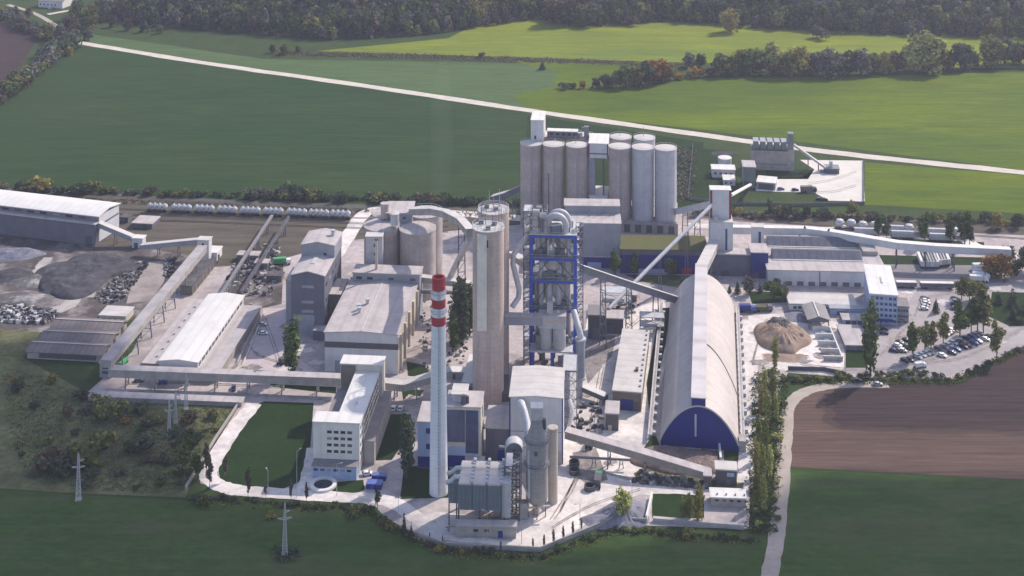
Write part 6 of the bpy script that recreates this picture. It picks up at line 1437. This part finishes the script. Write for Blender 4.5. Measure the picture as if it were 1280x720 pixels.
# scrub on the left
sc=[]
def inside(x,y,p):
    c=False;j=len(p)-1
    for i in range(len(p)):
        if (p[i][1]>y)!=(p[j][1]>y) and x<(p[j][0]-p[i][0])*(y-p[i][1])/(p[j][1]-p[i][1])+p[i][0]: c=not c
        j=i
    return c
SP=[(0,470),(30,462),(112,500),(205,508),(296,510),(262,556),(234,612),(200,618),(110,612),(30,596),(20,560)]
while len(sc)<44:
    x,y=random.uniform(0,296),random.uniform(462,618)
    if not inside(x,y,SP): continue
    if random.random()>.25+.75*max(0,min(1,(x-60)/200)): continue
    sc.append((x,y,random.uniform(6,14),random.choice(['brown','brown','brown','grey','olive','green','dark']),'bush',random.uniform(1.0,1.5)))
sc+=[(52,575,10,'orange'),(62,478,12,'yellow'),(18,477,8,'orange'),(155,530,8,'orange'),(85,590,26,'dark'),(105,575,34,'olive','bush',1.4),(75,585,24,'brown','bush',1.5),(60,582,20,'dark','bush',1.5),(245,600,36,'green','columnar'),(228,590,40,'olive','columnar'),(236,570,36,'green','columnar'),(268,535,26,'olive','columnar'),(140,520,26,'olive'),(180,560,22,'dark')]
trees(sc,'in the scrub left of the curving road','shrubs in the left scrub','bush','shrub','shrub',1.2,False)
# low weeds over the scrub ground
def weeds(name,label,ply,n,smin,smax,leaf,seed):
    rnd=random.Random(seed); xs=[p[0] for p in ply]; ys=[p[1] for p in ply]; vs=[];fs=[]; k=0
    while k<n:
        x,y=rnd.uniform(min(xs),max(xs)),rnd.uniform(min(ys),max(ys))
        if not inside(x,y,ply): continue
        k+=1; p=P(x,y); h=rnd.uniform(smin,smax)
        for j in range(5):
            c=p+Vector((rnd.gauss(0,h*.9),rnd.gauss(0,h*.9),rnd.uniform(.1,.8)*h)); t=Vector((rnd.gauss(0,1),rnd.gauss(0,1),rnd.gauss(0,.6))).normalized()*h*.5; u=Vector((rnd.gauss(0,1),rnd.gauss(0,1),rnd.gauss(0,.6))).normalized()*h*.45
            o=len(vs); vs+=[tuple(c-t),tuple(c-u),tuple(c+t),tuple(c+u)]; fs.append((o,o+1,o+2,o+3))
    me=bpy.data.meshes.new(name); me.from_pydata(vs,[],fs); me.materials.append(LEAF[leaf]); me.update(); o=bpy.data.objects.new(name,me); C.objects.link(o); tag(o,label,'undergrowth',None,'stuff')
weeds('undergrowth','grey-brown undergrowth covering the scrub land at the left',SP,1500,.3,.7,'brown',1)
weeds('undergrowth','green weeds mixed through the scrub land at the left',SP,2600,.25,.7,'green',2)
weeds('undergrowth','dark weeds around the pylon foot in the front meadow',[(338,688),(356,682),(376,690),(370,700),(350,702)],120,.5,1.2,'dark',3)
weeds('undergrowth','weedy bank along the ditch between the far fields',[(340,64),(560,69),(860,80),(860,85),(560,75),(340,69)],1500,.5,1.6,'brown',4)
weeds('undergrowth','weeds between the sidings and the hedge',[(0,242),(330,258),(640,268),(640,273),(330,263),(0,248)],1200,.4,1.0,'brown',6)
weeds('undergrowth','dry weeds on the dark patch above the silo bank',[(840,182),(868,190),(862,250),(842,250)],500,.5,1.6,'grey',7)
weeds('undergrowth','dark ivy-like growth in the poplar belt',[(940,466),(985,470),(975,560),(965,668),(938,668),(938,560)],1100,.5,1.2,'green',8)
weeds('undergrowth','dark growth under the front hedge',[(238,620),(455,634),(505,666),(548,684),(676,695),(770,660),(950,674),(950,682),(770,670),(676,705),(548,696),(480,662),(440,644),(238,632)],1000,.3,.7,'olive',9)
weeds('undergrowth','weeds lining the dirt track and the ploughed field',[(1000,470),(1060,474),(1190,474),(1280,432),(1280,440),(1195,482),(1060,480),(1000,482)],700,.4,1.0,'green',10)
# the 285 shrubs that show largest stand as objects, the rest as one mass
SHRUBS.sort(key=lambda t:-t[2]*(3 if t[4] in('yellow','orange') else 1))
for t in SHRUBS[:285]: tree(*t[:5],t[5],t[6],t[7],t[8],t[9],False)
vs=[];fs=[];mi=[]; lk=list(LEAF)
for x,y,hp,kind,leaf,lb,gp,w,nm_,ct in SHRUBS[285:]:
    p=P(x,y); h=hp/S(y); me=crown_mesh(kind,random.randrange(4),leaf); o=len(vs); t=random.uniform(0,6.28); c,s=math.cos(t),math.sin(t)
    vs+=[(p.x+(v.co.x*c-v.co.y*s)*h*w,p.y+(v.co.x*s+v.co.y*c)*h*w,v.co.z*h) for v in me.vertices]; fs+=[tuple(i+o for i in f.vertices) for f in me.polygons]; mi+=[lk.index(leaf)]*len(me.polygons)
me=bpy.data.meshes.new('hedge_growth'); me.from_pydata(vs,[],fs)
for k in lk: me.materials.append(LEAF[k])
me.polygons.foreach_set('material_index',mi); me.update(); o=bpy.data.objects.new('hedge_growth',me); C.objects.link(o); tag(o,'small shrubs filling the hedges around the works and sidings','hedge',None,'stuff')
# the wood on the hill: one mass of crowns
rnd=random.Random(5); groups={k:([],[]) for k in('dark','brown','olive','grey','green')}
geo={k:[crown_geo('full',230,.092,900+i) for i in range(4)] for k in groups}
X=-395.0
while X<640:
    e=edge_d(X); j=0; Y=e+rnd.uniform(-3,4)
    while Y<e+150:
        h=rnd.uniform(12,22)*(1 if j else rnd.uniform(.7,1)); w=h*rnd.uniform(.8,1.1); k=rnd.choices(list(groups),[7,1.6,1.6,3,4])[0]
        gv,gf=rnd.choice(geo[k]); vs,fs=groups[k]; o=len(vs); cx=X+rnd.uniform(-3.5,3.5); z=hill_z(cx,Y)-1; t=rnd.uniform(0,6.28); c,s=math.cos(t),math.sin(t)
        if Y>e+95: gv,gf=gv[:480],gf[:120]
        vs+=[(cx+(v.x*c-v.y*s)*w,Y+(v.x*s+v.y*c)*w,z+v.z*h) for v in gv]; fs+=[tuple(i+o for i in f) for f in gf]
        Y+=rnd.uniform(8,11.5); j+=1
    X+=8.6
nm={'green':'fresher green crowns scattered through the hill wood','dark':'dark green crowns of the wood covering the hill','brown':'brownish crowns scattered through the hill wood','olive':'olive autumn crowns scattered through the hill wood','grey':'grey half-bare crowns scattered through the hill wood'}
for k,(vs,fs) in groups.items():
    me=bpy.data.meshes.new('wood'); me.from_pydata(vs,[],fs); me.materials.append(LEAF[k]); me.update(); o=bpy.data.objects.new('wood',me); C.objects.link(o); tag(o,nm[k],'wood',None,'stuff')
# ================= air, light, lens =================
HZ=0.00009
def box_volume(name,x0,y0,z0,x1,y1,z1,col,dens,aniso):
    m=bpy.data.materials.new(name); m.use_nodes=True; nt=m.node_tree; nt.nodes.remove(nt.nodes['Principled BSDF'])
    v=nt.nodes.new('ShaderNodeVolumePrincipled'); v.inputs['Color'].default_value=(*col,1); v.inputs['Density'].default_value=dens; v.inputs['Anisotropy'].default_value=aniso
    nt.links.new(v.outputs[0],nt.nodes['Material Output'].inputs['Volume'])
    o=MB().box(x0,y0,z0,x1,y1,z1).build(name,m,smooth=False); return o
if HZ>0:
    o=box_volume('haze',-3300,-500,-1.0,3300,5300,300,(.72,.73,.95),HZ,.3); o['kind']='stuff'
# thin steam above the chimney
q=MB(); q.tube([(-26.6,487,79.2),(-26.9,487,92),(-26.2,486,110),(-25.2,485.5,128),(-25.8,485,146),(-24.5,484.5,158)],[1.6,2.4,3.6,4.4,4.0,1.5],18)
m=bpy.data.materials.new('steam'); m.use_nodes=True; nt=m.node_tree; nt.nodes.remove(nt.nodes['Principled BSDF']); v=nt.nodes.new('ShaderNodeVolumePrincipled'); v.inputs['Color'].default_value=(.95,.95,.97,1); v.inputs['Density'].default_value=.003
nt.links.new(v.outputs[0],nt.nodes['Material Output'].inputs['Volume']); o=q.build('steam',m); tag(o,'thin pale steam drifting straight up from the striped chimney','steam',None,'stuff')
w=bpy.data.worlds.new('World'); bpy.context.scene.world=w; w.use_nodes=True; nt=w.node_tree; bg=nt.nodes['Background']
sk=nt.nodes.new('ShaderNodeTexSky'); sk.sky_type='NISHITA'; sk.sun_disc=False
SUN_EL=40.0; sx,sy=.74,.67           # towards the sun on the ground
sk.sun_elevation=R(SUN_EL); sk.sun_rotation=math.atan2(sx,sy)
tm=nt.nodes.new('ShaderNodeMix'); tm.data_type='RGBA'; tm.blend_type='MULTIPLY'; tm.inputs[0].default_value=1; tm.inputs[7].default_value=(1.12,.985,.96,1)
nt.links.new(sk.outputs[0],tm.inputs[6]); nt.links.new(tm.outputs[2],bg.inputs['Color']); bg.inputs['Strength'].default_value=.15
# unseen cumulus added high to the right, shaped to shade front meadow and scrub
def shade_cloud_bank(zc,ply,seed):
    k=zc/math.tan(R(SUN_EL)); off=Vector((sx*k,sy*k,zc)); rnd=random.Random(seed); q=MB(); n=0; P2=[(P(*p).x,P(*p).y) for p in ply]
    xs=[p[0] for p in P2]; ys=[p[1] for p in P2]
    def dist(x,y):
        m=1e9
        for (ax,ay),(bx,by) in zip(P2,P2[1:]+P2[:1]):
            t=max(0,min(1,((x-ax)*(bx-ax)+(y-ay)*(by-ay))/((bx-ax)**2+(by-ay)**2))); m=min(m,math.hypot(x-ax-t*(bx-ax),y-ay-t*(by-ay)))
        return m
    y=min(ys)
    while y<max(ys):
        x=min(xs)
        while x<max(xs):
            px,py=x+rnd.uniform(-5,5),y+rnd.uniform(-5,5)
            if inside(px,py,P2):
                r_=min(34,dist(px,py)*1.0+3); c=off+Vector((px,py,rnd.uniform(-6,14)))
                q.lathe(c.x,c.y,[(r_*math.sin(t)+.01,c.z-r_*.7*math.cos(t)) for t in [math.pi*i/6 for i in range(7)]],10)
            x+=15
        y+=11
    m=mat('shade_cloud_shell',(.85,.86,.88),1.0,.02,.01); o=q.build('shade_cloud',m); o['kind']='structure'; return o
CL=shade_cloud_bank(650,[(-300,425),(60,432),(110,505),(190,530),(222,628),(470,655),(555,697),(680,708),(770,677),(935,690),(978,604),(1450,612),(1450,900),(-300,900)],3)
L=bpy.data.lights.new('sun','SUN'); L.energy=3.05; L.angle=R(.6); L.color=(1,.905,.79); lo=bpy.data.objects.new('sun',L); C.objects.link(lo)
dv=Vector((sx*math.cos(R(SUN_EL)),sy*math.cos(R(SUN_EL)),math.sin(R(SUN_EL)))); lo.rotation_euler=dv.to_track_quat('Z','Y').to_euler(); lo.location=(800,900,280)
cd=bpy.data.cameras.new('camera'); co=bpy.data.objects.new('camera',cd); C.objects.link(co); co.location=(0,0,H); co.rotation_euler=(R(90),0,0)
cd.sensor_fit='HORIZONTAL'; cd.sensor_width=36; cd.lens=36*FP/1280; cd.shift_y=-(360-HY)/1280; cd.clip_start=1; cd.clip_end=9000
sc_=bpy.context.scene; sc_.camera=co
sc_.view_settings.view_transform='Standard'; sc_.view_settings.look='None'; sc_.view_settings.gamma=1; sc_.view_settings.exposure=0.75; sc_.view_settings.use_curve_mapping=False
sc_.cycles.max_bounces=6; sc_.cycles.volume_bounces=1; sc_.cycles.transparent_max_bounces=8
